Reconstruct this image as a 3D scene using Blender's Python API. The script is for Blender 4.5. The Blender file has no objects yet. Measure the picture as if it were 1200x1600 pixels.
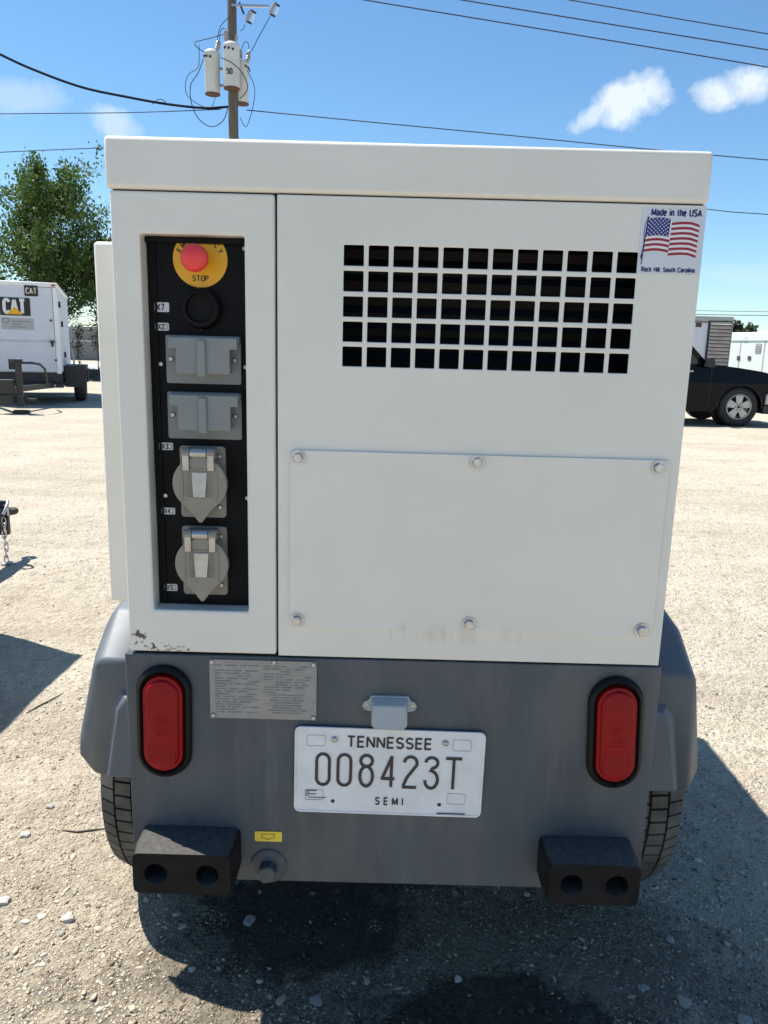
import bpy, bmesh, math, random
import numpy as np
from mathutils import Vector, Matrix, Euler
from mathutils.geometry import tessellate_polygon

random.seed(7)
rng = np.random.default_rng(7)
S = bpy.context.scene
COL = S.collection
PI = math.pi

# ------------------------------------------------------------------ camera
F, EYE = 1190.0, 1.27
dn = Vector((451 - 600, 5640, F)).normalized()
vx = Vector((1, 149 / 5640, 0)); vx = (vx - dn * dn.dot(vx)).normalized()
up = -dn
vy = dn.cross(vx)
if vy.z < 0: vy = -vy
def cam2world(c): return Vector((vx.dot(c), vy.dot(c), up.dot(c)))   # c: x right, y down, z forward
cd = bpy.data.cameras.new('camera'); cam = bpy.data.objects.new('camera', cd); COL.objects.link(cam)
rx, ry, rz = cam2world(Vector((1, 0, 0))), cam2world(Vector((0, -1, 0))), cam2world(Vector((0, 0, -1)))
m = Matrix.Identity(4)
for i in range(3):
    m[i][0], m[i][1], m[i][2] = rx[i], ry[i], rz[i]
m.translation = (0, 0, EYE)
cam.matrix_world = m
cd.sensor_fit = 'VERTICAL'; cd.sensor_height = 36.0; cd.lens = 36.0 * F / 1600
cd.clip_start = 0.05; cd.clip_end = 3000
S.camera = cam
def at(px, py, Y):
    r = cam2world(Vector(((px - 600) / F, (py - 800) / F, 1)))
    s = Y / r.y
    return Vector((r.x * s, Y, EYE + r.z * s))
def direction(px, py): return cam2world(Vector(((px - 600) / F, (py - 800) / F, 1))).normalized()

# ------------------------------------------------------------------ light and sky
SUNV = Vector((-0.4416, 0.225, 1.0)).normalized()          # towards the sun
EL = math.asin(SUNV.z); AZ = math.atan2(SUNV.x, SUNV.y)
sd = bpy.data.lights.new('sun', 'SUN'); sd.energy = 4.9; sd.angle = math.radians(0.5); sd.color = (1.0, 0.955, 0.89)
sun = bpy.data.objects.new('sun', sd); COL.objects.link(sun)
sun.rotation_euler = (-SUNV).to_track_quat('-Z', 'Y').to_euler(); sun.location = (-8, 4, 20)
W = bpy.data.worlds.new('World'); S.world = W; W.use_nodes = True
wn = W.node_tree; wn.nodes.clear()
def N(t, typ, **k):
    n = t.nodes.new(typ)
    for a, b in k.items():
        if a.startswith('i_'): n.inputs[int(a[2:])].default_value = b
        else: setattr(n, a, b)
    return n
def L(t, a, ao, b, bi): t.links.new(a.outputs[ao], b.inputs[bi])
sky = N(wn, 'ShaderNodeTexSky', sky_type='NISHITA', sun_disc=False, sun_elevation=EL, sun_rotation=AZ,
        altitude=0, air_density=1.0, dust_density=0.1, ozone_density=1.6)
bg = N(wn, 'ShaderNodeBackground'); bg.inputs[1].default_value = 0.092
out = N(wn, 'ShaderNodeOutputWorld'); L(wn, bg, 0, out, 0)
tc = N(wn, 'ShaderNodeTexCoord')
hs = N(wn, 'ShaderNodeHueSaturation'); hs.inputs['Hue'].default_value = 0.495; hs.inputs['Saturation'].default_value = 1.10; L(wn, sky, 0, hs, 'Color')
tint = N(wn, 'ShaderNodeMix', data_type='RGBA', blend_type='MULTIPLY'); tint.inputs[0].default_value = 1; tint.inputs[7].default_value = (.78, .91, 1.0, 1); L(wn, hs, 0, tint, 6)
prev = tint
def mathn(t, op, a, b=None, c=None, clamp=False):
    n = t.nodes.new('ShaderNodeMath'); n.operation = op; n.use_clamp = clamp
    for i, v in enumerate((a, b, c)):
        if v is None: continue
        if isinstance(v, (int, float)): n.inputs[i].default_value = v
        else: t.links.new(v, n.inputs[i])
    return n.outputs[0]
cn = N(wn, 'ShaderNodeTexNoise'); cn.inputs['Scale'].default_value = 26; cn.inputs['Detail'].default_value = 7; cn.inputs['Roughness'].default_value = 0.62; cn.inputs['Distortion'].default_value = 0.25
L(wn, tc, 'Generated', cn, 'Vector')
cf = N(wn, 'ShaderNodeTexNoise'); cf.inputs['Scale'].default_value = 9; cf.inputs['Detail'].default_value = 8
L(wn, tc, 'Generated', cf, 'Vector')
total = None
# centre pixel of each cloud, half width, half height, tilt, density, softness
for (px, py, a, b, tilt, dens, soft) in ((985, 156, .050, .027, .22, .95, 1.0), (925, 180, .032, .013, .5, .75, 1.0), (1150, 138, .048, .021, .0, .95, 1.0),
                                    (32, 151, .050, .020, .1, .34, 1.0), (182, 196, .036, .020, -.45, .55, 1.0), (1260, 425, .12, .015, .0, .18, 1.0)):
    c = direction(px, py); r = Vector((0, 0, 1)).cross(-c).normalized(); r = c.cross(Vector((0, 0, 1))).normalized(); u = r.cross(c).normalized()
    r2 = (r * math.cos(tilt) + u * math.sin(tilt)); u2 = (-r * math.sin(tilt) + u * math.cos(tilt))
    d = []
    for v, s in ((r2, a), (u2, b)):
        vm = N(wn, 'ShaderNodeVectorMath', operation='DOT_PRODUCT'); vm.inputs[1].default_value = v / s
        L(wn, tc, 'Generated', vm, 0); q = mathn(wn, 'SUBTRACT', vm.outputs['Value'], c.dot(v) / s); d.append(mathn(wn, 'MULTIPLY', q, q))
    front = N(wn, 'ShaderNodeVectorMath', operation='DOT_PRODUCT'); front.inputs[1].default_value = c; L(wn, tc, 'Generated', front, 0)
    fr = mathn(wn, 'GREATER_THAN', front.outputs['Value'], 0.5)
    rad = mathn(wn, 'ADD', d[0], d[1])
    k = mathn(wn, 'SUBTRACT', 1.0, rad)
    nz = mathn(wn, 'MULTIPLY_ADD', cn.outputs[0], 2.6, -1.3)
    k = mathn(wn, 'ADD', k, nz)
    k = mathn(wn, 'MULTIPLY', k, 1.15, clamp=True)
    k = mathn(wn, 'MULTIPLY', k, dens); k = mathn(wn, 'MULTIPLY', k, fr)
    total = k if total is None else mathn(wn, 'MAXIMUM', total, k)
mx = N(wn, 'ShaderNodeMix', data_type='RGBA'); wn.links.new(total, mx.inputs[0]); L(wn, prev, 2, mx, 6); mx.inputs[7].default_value = (5.4, 6.0, 6.6, 1)
L(wn, mx, 2, bg, 0)
S.view_settings.view_transform = 'Standard'; S.view_settings.look = 'None'; S.view_settings.gamma = 1
S.view_settings.use_curve_mapping = False
S.view_settings.exposure = 0.85
S.render.engine = 'CYCLES'
S.cycles.max_bounces = 6; S.cycles.diffuse_bounces = 4; S.cycles.glossy_bounces = 3; S.cycles.transparent_max_bounces = 4; S.cycles.caustics_reflective = False; S.cycles.caustics_refractive = False

# ------------------------------------------------------------------ materials
def mat(name, col, rough=0.5, metal=0.0, coat=0.0, var=0.0, vscale=8.0, bump=0.0, bscale=200.0, dirt=None, dscale=3.0, damt=0.3, spec=0.5, bdist=0.002, stretch=None, detail=4):
    m = bpy.data.materials.new(name); m.use_nodes = True; t = m.node_tree
    p = t.nodes['Principled BSDF']
    p.inputs['Base Color'].default_value = (*col, 1); p.inputs['Roughness'].default_value = rough; p.inputs['Metallic'].default_value = metal
    p.inputs['Coat Weight'].default_value = coat; p.inputs['Specular IOR Level'].default_value = spec
    g = N(t, 'ShaderNodeNewGeometry'); src = g.outputs['Position']
    if stretch:
        vm = N(t, 'ShaderNodeVectorMath', operation='MULTIPLY'); vm.inputs[1].default_value = stretch; t.links.new(src, vm.inputs[0]); src2 = vm.outputs[0]
    else: src2 = src
    colsock = None
    if var:
        n = N(t, 'ShaderNodeTexNoise'); n.inputs['Scale'].default_value = vscale; n.inputs['Detail'].default_value = detail; t.links.new(src2, n.inputs['Vector'])
        r = N(t, 'ShaderNodeMapRange'); r.inputs[1].default_value = .3; r.inputs[2].default_value = .7; r.inputs[3].default_value = 1 - var; r.inputs[4].default_value = 1 + var
        L(t, n, 0, r, 0)
        mixn = N(t, 'ShaderNodeMix', data_type='RGBA', blend_type='MULTIPLY'); mixn.inputs[0].default_value = 1; mixn.inputs[6].default_value = (*col, 1)
        L(t, r, 0, mixn, 7); colsock = mixn.outputs[2]
    if dirt:
        n = N(t, 'ShaderNodeTexNoise'); n.inputs['Scale'].default_value = dscale; n.inputs['Detail'].default_value = 9; n.inputs['Roughness'].default_value = .65; t.links.new(src2, n.inputs['Vector'])
        r = N(t, 'ShaderNodeMapRange'); r.inputs[1].default_value = .42; r.inputs[2].default_value = .72; r.inputs[3].default_value = 0; r.inputs[4].default_value = damt; L(t, n, 0, r, 0)
        mixn = N(t, 'ShaderNodeMix', data_type='RGBA'); mixn.inputs[7].default_value = (*dirt, 1); L(t, r, 0, mixn, 0)
        if colsock: t.links.new(colsock, mixn.inputs[6])
        else: mixn.inputs[6].default_value = (*col, 1)
        colsock = mixn.outputs[2]
        r2 = N(t, 'ShaderNodeMapRange'); r2.inputs[3].default_value = rough; r2.inputs[4].default_value = min(1, rough + .25); L(t, n, 0, r2, 0); L(t, r2, 0, p, 'Roughness')
    if colsock: t.links.new(colsock, p.inputs['Base Color'])
    if bump:
        n = N(t, 'ShaderNodeTexNoise'); n.inputs['Scale'].default_value = bscale; n.inputs['Detail'].default_value = 3; t.links.new(src, n.inputs['Vector'])
        b = N(t, 'ShaderNodeBump'); b.inputs['Strength'].default_value = bump; b.inputs['Distance'].default_value = bdist; L(t, n, 0, b, 'Height'); L(t, b, 0, p, 'Normal')
    return m

M = {}
M['black'] = mat('black_powder_coat', (.004, .004, .005), .6, spec=.18, bump=.25, bscale=500, bdist=.0006)
M['blackin'] = mat('unlit_interior_black', (.012, .013, .015), .7)
M['gasket'] = mat('rubber_gasket', (.007, .007, .007), .5, spec=.22)
M['rubber'] = mat('moulded_rubber', (.005, .005, .006), .6, spec=.2, var=.3, vscale=40, dirt=(.05, .048, .045), dscale=26, damt=.22, bump=.5, bscale=180, bdist=.001)
def settled_dust(m, col, amt):
    t = m.node_tree; p = t.nodes['Principled BSDF']; base = p.inputs['Base Color'].links[0].from_socket
    g = N(t, 'ShaderNodeNewGeometry'); sp = N(t, 'ShaderNodeSeparateXYZ'); t.links.new(g.outputs['True Normal'], sp.inputs[0])
    n = N(t, 'ShaderNodeTexNoise'); n.inputs['Scale'].default_value = 130; n.inputs['Detail'].default_value = 7; L(t, g, 0, n, 'Vector')
    k = mathn(t, 'MULTIPLY', mathn(t, 'MULTIPLY', mathn(t, 'SUBTRACT', sp.outputs[2], .6), 2.5, clamp=True), mathn(t, 'MULTIPLY_ADD', n.outputs[0], .8, .15, clamp=True)); k = mathn(t, 'MULTIPLY', k, amt)
    mix = N(t, 'ShaderNodeMix', data_type='RGBA'); mix.inputs[7].default_value = (*col, 1); t.links.new(k, mix.inputs[0]); t.links.new(base, mix.inputs[6]); L(t, mix, 2, p, 'Base Color')
settled_dust(M['rubber'], (.20, .19, .175), .62)
M['tyre'] = mat('dusty_tyre_rubber', (.085, .078, .068), .8, var=.25, vscale=30, dirt=(.20, .18, .15), dscale=14, damt=.6, bump=.3, bscale=150)
M['tyregroove'] = mat('tyre_groove_rubber', (.02, .02, .02), .9)
M['blacktyre'] = mat('black_tyre_rubber', (.02, .02, .021), .75, var=.2)
M['grey'] = mat('grey_plastic', (.215, .235, .235), .42, var=.06, vscale=30, dirt=(.30, .28, .24), dscale=20, damt=.3, bump=.15, bscale=400, bdist=.0005)
M['cast'] = mat('cast_aluminium', (.27, .25, .215), .5, metal=.25, var=.08, vscale=60, dirt=(.30, .26, .20), dscale=30, damt=.4, bump=.35, bscale=420, bdist=.0008)
M['steel'] = mat('zinc_plated_steel', (.50, .51, .53), .33, metal=.9, var=.15, vscale=90, bump=.15, bscale=300)
M['chrome'] = mat('bright_hinge_steel', (.44, .43, .41), .34, metal=.8, var=.1, vscale=60)
M['yellow'] = mat('yellow_print', (.80, .42, .01), .4, var=.03)
M['yellow2'] = mat('yellow_sticker', (.82, .60, .04), .45, var=.05, vscale=40)
M['red_btn'] = mat('red_plastic', (.80, .05, .05), .38, var=.03)
M['ink'] = mat('black_print', (.012, .012, .014), .5)
M['plate_ink'] = mat('embossed_plate_paint', (.025, .022, .026), .45)
M['navy'] = mat('navy_print', (.010, .016, .12), .45)
M['flagblue'] = mat('flag_blue_print', (.015, .025, .19), .45)
M['flagred'] = mat('flag_red_print', (.30, .008, .03), .45)
M['flagwhite'] = mat('white_print', (.74, .72, .74), .45)
M['sticker'] = mat('pale_vinyl_sticker', (.63, .65, .70), .35, var=.02)
M['platewhite'] = mat('plate_white_reflective', (.74, .75, .765), .35, var=.04, vscale=35, dirt=(.40, .38, .36), dscale=22, damt=.25)
M['plateline'] = mat('plate_pale_grey_print', (.40, .40, .42), .4)
M['dataplate'] = mat('engraved_aluminium_plate', (.30, .29, .28), .5, metal=.25, var=.12, vscale=50, dirt=(.34, .31, .27), dscale=18, damt=.6)
M['dataink'] = mat('worn_engraved_print', (.185, .18, .175), .6, var=.3, vscale=120)
M['lightgrey'] = mat('pale_grey_lamp_housing', (.42, .44, .43), .45, var=.05, dirt=(.40, .37, .32), dscale=30, damt=.4)
M['label'] = mat('white_label', (.62, .63, .65), .4)
M['wire'] = mat('weathered_line_wire', (.03, .035, .05), .8, spec=.2)
M['cable'] = mat('black_cable', (.006, .007, .012), .9, spec=.1)
M['xfmr'] = mat('transformer_grey_paint', (.52, .54, .52), .45, var=.05, vscale=2)
M['ceramic'] = mat('grey_ceramic', (.30, .30, .31), .3)
M['pole'] = mat('weathered_pole_timber', (.115, .098, .082), .85, var=.3, vscale=5, stretch=(3, 3, .25), bump=.6, bscale=40, bdist=.01)
M['whitegen'] = mat('white_enclosure_paint', (.62, .65, .71), .4, var=.05, vscale=2, dirt=(.45, .44, .42), dscale=1.2, damt=.25)
M['whitebright'] = mat('bright_white_enclosure_paint', (.80, .81, .80), .45, var=.03)
M['blackframe'] = mat('black_frame_paint', (.012, .013, .018), .45, var=.2)
M['olivesteel'] = mat('worn_olive_steel', (.035, .033, .028), .6, var=.3, vscale=20, dirt=(.08, .07, .055), dscale=12, damt=.6)
M['rust'] = mat('rust', (.10, .05, .03), .8, var=.3, vscale=50)
M['carpaint'] = mat('black_car_paint', (.002, .003, .006), .12, spec=.16)
M['glass'] = mat('dark_tinted_glass', (.01, .01, .02), .05)
M['alloy'] = mat('silver_alloy', (.42, .41, .40), .35, metal=.6)
M['louv'] = mat('louvre_tan_metal', (.58, .48, .39), .6, var=.15, vscale=4)
M['frame2'] = mat('galvanised_grey_frame', (.36, .39, .38), .5)
M['concrete'] = mat('pale_concrete', (.44, .43, .41), .8, var=.12, vscale=.6, bump=.3, bscale=20)
M['greywall'] = mat('grey_wall_concrete', (.20, .20, .195), .85, var=.10, vscale=.4)
M['road'] = mat('pale_road_surface', (.46, .45, .43), .85, var=.1, vscale=.5)
M['galv'] = mat('galvanised_pipe', (.40, .42, .42), .45, metal=.3)
M['bark'] = mat('tree_bark', (.07, .058, .045), .9, var=.3, vscale=8)
M['grasscol'] = mat('grass_blades', (.13, .16, .045), .8, var=.4, vscale=.9)
M['orange'] = mat('orange_plastic', (.5, .10, .01), .4)
M['darksoil'] = mat('dark_soil', (.06, .05, .04), .95, var=.3, vscale=4)

def canopy_paint():
    m = mat('off_white_canopy_paint', (.750, .725, .655), .38, var=.025, vscale=5, dirt=(.58, .56, .50), dscale=4.5, damt=.22, bump=.22, bscale=650, bdist=.0005, coat=.15)
    t = m.node_tree; p = t.nodes['Principled BSDF']
    base = p.inputs['Base Color'].links[0].from_socket
    g = N(t, 'ShaderNodeNewGeometry')
    # worn, chipped spot at the lower left corner and rusty run marks under the cover plate
    sep = N(t, 'ShaderNodeSeparateXYZ'); L(t, g, 0, sep, 0)
    def gauss(x0, z0, a, b):
        u = mathn(t, 'MULTIPLY', mathn(t, 'SUBTRACT', sep.outputs[0], x0), 1 / a); v = mathn(t, 'MULTIPLY', mathn(t, 'SUBTRACT', sep.outputs[2], z0), 1 / b)
        return mathn(t, 'SUBTRACT', 1.0, mathn(t, 'ADD', mathn(t, 'MULTIPLY', u, u), mathn(t, 'MULTIPLY', v, v)), clamp=True)
    n = N(t, 'ShaderNodeTexNoise'); n.inputs['Scale'].default_value = 120; n.inputs['Detail'].default_value = 6; L(t, g, 0, n, 'Vector')
    mk = mathn(t, 'MAXIMUM', gauss(-.381, .822, .018, .016), gauss(-.357, .808, .016, .008))
    mk = mathn(t, 'MAXIMUM', mk, mathn(t, 'MULTIPLY', gauss(-.33, .805, .07, .012), .55))
    k = mathn(t, 'ADD', mathn(t, 'MULTIPLY', mk, .25), n.outputs[0]); k = mathn(t, 'MULTIPLY', mathn(t, 'SUBTRACT', k, .665), 12.0, clamp=True); k = mathn(t, 'MULTIPLY', k, mathn(t, 'MULTIPLY', mk, 30.0, clamp=True))
    mix = N(t, 'ShaderNodeMix', data_type='RGBA'); mix.inputs[7].default_value = (.085, .065, .05, 1); t.links.new(k, mix.inputs[0]); t.links.new(base, mix.inputs[6])
    st = N(t, 'ShaderNodeVectorMath', operation='MULTIPLY'); st.inputs[1].default_value = (1, 1, .12); L(t, g, 0, st, 0)
    n2 = N(t, 'ShaderNodeTexNoise'); n2.inputs['Scale'].default_value = 70; n2.inputs['Detail'].default_value = 4; L(t, st, 0, n2, 'Vector')
    k2 = mathn(t, 'MULTIPLY', gauss(.10, .843, .19, .022), mathn(t, 'MULTIPLY', mathn(t, 'SUBTRACT', n2.outputs[0], .47), 4.5, clamp=True)); k2 = mathn(t, 'MULTIPLY', k2, .32)
    mix2 = N(t, 'ShaderNodeMix', data_type='RGBA'); mix2.inputs[7].default_value = (.36, .30, .22, 1); t.links.new(k2, mix2.inputs[0]); L(t, mix, 2, mix2, 6)
    # sparse fine scuffs
    n3 = N(t, 'ShaderNodeTexNoise'); n3.inputs['Scale'].default_value = 48; n3.inputs['Detail'].default_value = 8; n3.inputs['Roughness'].default_value = .7; L(t, g, 0, n3, 'Vector')
    k3 = mathn(t, 'MULTIPLY', mathn(t, 'SUBTRACT', n3.outputs[0], .735), 14, clamp=True); k3 = mathn(t, 'MULTIPLY', k3, .5)
    mix3 = N(t, 'ShaderNodeMix', data_type='RGBA'); mix3.inputs[7].default_value = (.32, .28, .22, 1); t.links.new(k3, mix3.inputs[0]); L(t, mix2, 2, mix3, 6)
    t.links.new(mix3.outputs[2], p.inputs['Base Color'])
    return m
M['white'] = canopy_paint()

def skirt_paint():
    m = mat('slate_grey_chassis_paint', (.048, .065, .080), .40, var=.18, vscale=11, dirt=(.17, .165, .155), dscale=10, damt=.42, bump=.25, bscale=420, bdist=.0006, stretch=(1, 1, .35), detail=7)
    t = m.node_tree; p = t.nodes['Principled BSDF']; base = p.inputs['Base Color'].links[0].from_socket
    g = N(t, 'ShaderNodeNewGeometry'); st = N(t, 'ShaderNodeVectorMath', operation='MULTIPLY'); st.inputs[1].default_value = (1, 1, .045); L(t, g, 0, st, 0)
    n = N(t, 'ShaderNodeTexNoise'); n.inputs['Scale'].default_value = 60; n.inputs['Detail'].default_value = 5; L(t, st, 0, n, 'Vector')
    n2 = N(t, 'ShaderNodeTexNoise'); n2.inputs['Scale'].default_value = 5; n2.inputs['Detail'].default_value = 3; L(t, g, 0, n2, 'Vector')
    k = mathn(t, 'MULTIPLY', mathn(t, 'MULTIPLY', mathn(t, 'SUBTRACT', n.outputs[0], .52), 3.5, clamp=True), mathn(t, 'MULTIPLY', mathn(t, 'SUBTRACT', n2.outputs[0], .35), 2.2, clamp=True))
    k = mathn(t, 'MULTIPLY', k, .24)
    mix = N(t, 'ShaderNodeMix', data_type='RGBA'); mix.inputs[7].default_value = (.26, .25, .24, 1); t.links.new(k, mix.inputs[0]); t.links.new(base, mix.inputs[6]); L(t, mix, 2, p, 'Base Color')
    return m
M['slate'] = skirt_paint()
M['fender'] = mat('grey_moulded_fender', (.105, .125, .145), .40, var=.05, vscale=6, dirt=(.20, .20, .19), dscale=9, damt=.3, bump=.15, bscale=350, bdist=.0006)

def lens_mat():
    m = mat('red_lens_plastic', (.27, .0006, .004), .10, spec=.20, dirt=(.30, .04, .04), dscale=30, damt=.10, stretch=(1, 1, .3))
    t = m.node_tree; p = t.nodes['Principled BSDF']; g = N(t, 'ShaderNodeNewGeometry'); w = N(t, 'ShaderNodeTexWave', bands_direction='Z'); w.inputs['Scale'].default_value = 95; w.inputs['Distortion'].default_value = .3
    L(t, g, 0, w, 'Vector'); b = N(t, 'ShaderNodeBump'); b.inputs['Strength'].default_value = .22; b.inputs['Distance'].default_value = .0006; L(t, w, 1, b, 'Height'); L(t, b, 0, p, 'Normal')
    return m
M['lens'] = lens_mat()

def leaf_mat(name, c1, c2, c3):
    m = bpy.data.materials.new(name); m.use_nodes = True; t = m.node_tree; p = t.nodes['Principled BSDF']
    a = N(t, 'ShaderNodeAttribute', attribute_name='tone'); cr = N(t, 'ShaderNodeValToRGB')
    cr.color_ramp.elements[0].color = (*c1, 1); cr.color_ramp.elements[1].color = (*c3, 1); e = cr.color_ramp.elements.new(.5); e.color = (*c2, 1)
    L(t, a, 'Fac', cr, 0); L(t, cr, 0, p, 'Base Color'); p.inputs['Roughness'].default_value = .6; p.inputs['Specular IOR Level'].default_value = .2
    tr = N(t, 'ShaderNodeBsdfTranslucent'); L(t, cr, 0, tr, 0); ms = N(t, 'ShaderNodeMixShader'); ms.inputs[0].default_value = .3
    L(t, p, 0, ms, 1); L(t, tr, 0, ms, 2); o = t.nodes['Material Output']; L(t, ms, 0, o, 0)
    return m
M['leaf'] = leaf_mat('broad_green_leaves', (.032, .070, .018), (.080, .145, .034), (.20, .25, .07))
M['leaf2'] = leaf_mat('dusty_shrub_leaves', (.03, .045, .02), (.06, .075, .035), (.13, .14, .06))

def ground_mat():
    m = bpy.data.materials.new('crushed_limestone_yard'); m.use_nodes = True; t = m.node_tree; p = t.nodes['Principled BSDF']; p.inputs['Roughness'].default_value = .92
    p.inputs['Specular IOR Level'].default_value = .25
    g = N(t, 'ShaderNodeNewGeometry'); P = g.outputs['Position']
    def noise(s, d=5, r=.55, st=None):
        n = N(t, 'ShaderNodeTexNoise'); n.inputs['Scale'].default_value = s; n.inputs['Detail'].default_value = d; n.inputs['Roughness'].default_value = r
        if st:
            vm = N(t, 'ShaderNodeVectorMath', operation='MULTIPLY'); vm.inputs[1].default_value = st; t.links.new(P, vm.inputs[0]); t.links.new(vm.outputs[0], n.inputs[0])
        else: t.links.new(P, n.inputs[0])
        return n.outputs[0]
    def ramp(s, a, b, c0, c1):
        r = N(t, 'ShaderNodeMapRange'); t.links.new(s, r.inputs[0]); r.inputs[1].default_value = a; r.inputs[2].default_value = b; r.inputs[3].default_value = c0; r.inputs[4].default_value = c1; return r.outputs[0]
    def mix(f, a, b, bt='MIX'):
        n = N(t, 'ShaderNodeMix', data_type='RGBA', blend_type=bt)
        if isinstance(f, float): n.inputs[0].default_value = f
        else: t.links.new(f, n.inputs[0])
        for i, c in ((6, a), (7, b)):
            if isinstance(c, tuple): n.inputs[i].default_value = (*c, 1)
            else: t.links.new(c, n.inputs[i])
        return n.outputs[2]
    c = mix(ramp(noise(1.3, 6), .35, .65, 0, 1), (.56, .475, .355), (.67, .585, .45))
    c = mix(ramp(noise(.35, 5, .6, (1, 2.2, 1)), .42, .62, 0, .55), c, (.44, .37, .275))
    c = mix(ramp(noise(3.2, 7, .68, (.6, 1.6, 1)), .55, .70, 0, .5), c, (.33, .275, .205))
    c = mix(ramp(noise(24, 4, .6), .66, .72, 0, .8), c, (.15, .125, .095))
    c = mix(ramp(noise(45, 6, .7), .40, .70, 0, .7), c, (.30, .26, .20))
    c = mix(ramp(noise(150, 3, .6), .5, .72, 0, .75), c, (.66, .62, .54))
    c = mix(ramp(noise(11, 7, .7), .53, .72, 0, .72), c, (.25, .205, .15))
    # long darker wheel ruts across the yard
    c = mix(ramp(noise(1.1, 4, .55, (.35, 2.6, 1)), .53, .70, 0, .5), c, (.34, .285, .215))
    # browner, less bleached soil round the parked machine
    sep = N(t, 'ShaderNodeSeparateXYZ'); t.links.new(P, sep.inputs[0])
    wob = noise(6.5, 8, .68)
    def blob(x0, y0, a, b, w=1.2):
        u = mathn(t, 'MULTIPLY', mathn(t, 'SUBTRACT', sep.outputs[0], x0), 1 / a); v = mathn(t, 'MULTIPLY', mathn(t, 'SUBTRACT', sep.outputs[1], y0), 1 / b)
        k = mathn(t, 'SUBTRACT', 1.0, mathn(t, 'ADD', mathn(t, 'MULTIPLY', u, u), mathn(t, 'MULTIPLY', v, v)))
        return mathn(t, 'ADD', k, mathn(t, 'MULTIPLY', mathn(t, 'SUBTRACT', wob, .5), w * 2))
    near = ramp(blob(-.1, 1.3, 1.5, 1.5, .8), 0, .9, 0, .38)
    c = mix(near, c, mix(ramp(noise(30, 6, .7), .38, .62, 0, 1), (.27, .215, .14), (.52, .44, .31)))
    # dampened soil; under-body shade is painted into its left and far patches
    wet_shade = mathn(t, 'MAXIMUM', blob(-.17, 1.52, .27, .22, 1.3), blob(.28, 1.22, .30, .17, 1.6))
    wet_shade = mathn(t, 'MAXIMUM', wet_shade, blob(.0, 1.80, .45, .25, .5))
    wet_shade_k = ramp(wet_shade, -.05, .50, 0, .92)
    c = mix(wet_shade_k, c, mix(ramp(noise(60, 5, .7), .4, .68, 0, 1), (.024, .019, .014), (.075, .062, .048)))
    shade_brown = ramp(mathn(t, 'MULTIPLY', blob(.10, 1.36, .75, .36, 1.3), 1.0), .0, .45, 0, .75)  # shade tone put into the soil colour where the machine's shadow falls
    shade_brown = mathn(t, 'MULTIPLY', shade_brown, mathn(t, 'SUBTRACT', 1.0, wet_shade_k))
    c = mix(shade_brown, c, mix(ramp(noise(38, 6, .7), .38, .66, 0, 1), (.105, .085, .060), (.25, .215, .165)))
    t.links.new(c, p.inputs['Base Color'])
    vo = N(t, 'ShaderNodeTexVoronoi'); vo.inputs['Scale'].default_value = 95; t.links.new(P, vo.inputs['Vector'])
    vo2 = N(t, 'ShaderNodeTexVoronoi'); vo2.inputs['Scale'].default_value = 34; t.links.new(P, vo2.inputs['Vector'])
    h = mathn(t, 'ADD', mathn(t, 'MULTIPLY', vo.outputs['Distance'], -.5), mathn(t, 'MULTIPLY', noise(70, 6, .7), 1.2))
    h = mathn(t, 'ADD', h, mathn(t, 'MULTIPLY', vo2.outputs['Distance'], -.7))
    h = mathn(t, 'ADD', h, mathn(t, 'MULTIPLY', noise(9, 5), 2.0))
    b = N(t, 'ShaderNodeBump'); b.inputs['Strength'].default_value = .95; b.inputs['Distance'].default_value = .017; t.links.new(h, b.inputs['Height']); L(t, b, 0, p, 'Normal')
    return m
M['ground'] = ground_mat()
def stone_mat():
    m = bpy.data.materials.new('loose_gravel'); m.use_nodes = True; t = m.node_tree; p = t.nodes['Principled BSDF']; p.inputs['Roughness'].default_value = .85
    a = N(t, 'ShaderNodeAttribute', attribute_name='tone'); cr = N(t, 'ShaderNodeValToRGB')
    cr.color_ramp.elements[0].color = (.028, .024, .02, 1); cr.color_ramp.elements[1].color = (.62, .57, .47, 1)
    for q, cc in ((.25, (.20, .165, .12)), (.45, (.43, .355, .255)), (.8, (.58, .505, .385))):
        e = cr.color_ramp.elements.new(q); e.color = (*cc, 1)
    L(t, a, 'Fac', cr, 0); L(t, cr, 0, p, 'Base Color')
    return m
M['stones'] = stone_mat()
M['palestone'] = mat('pale_limestone', (.45, .42, .37), .85, var=.15, vscale=60, bump=.5, bscale=120)
M['duststone'] = mat('dusty_grey_stone', (.30, .28, .25), .9, var=.2, vscale=60, bump=.5, bscale=120)

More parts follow.
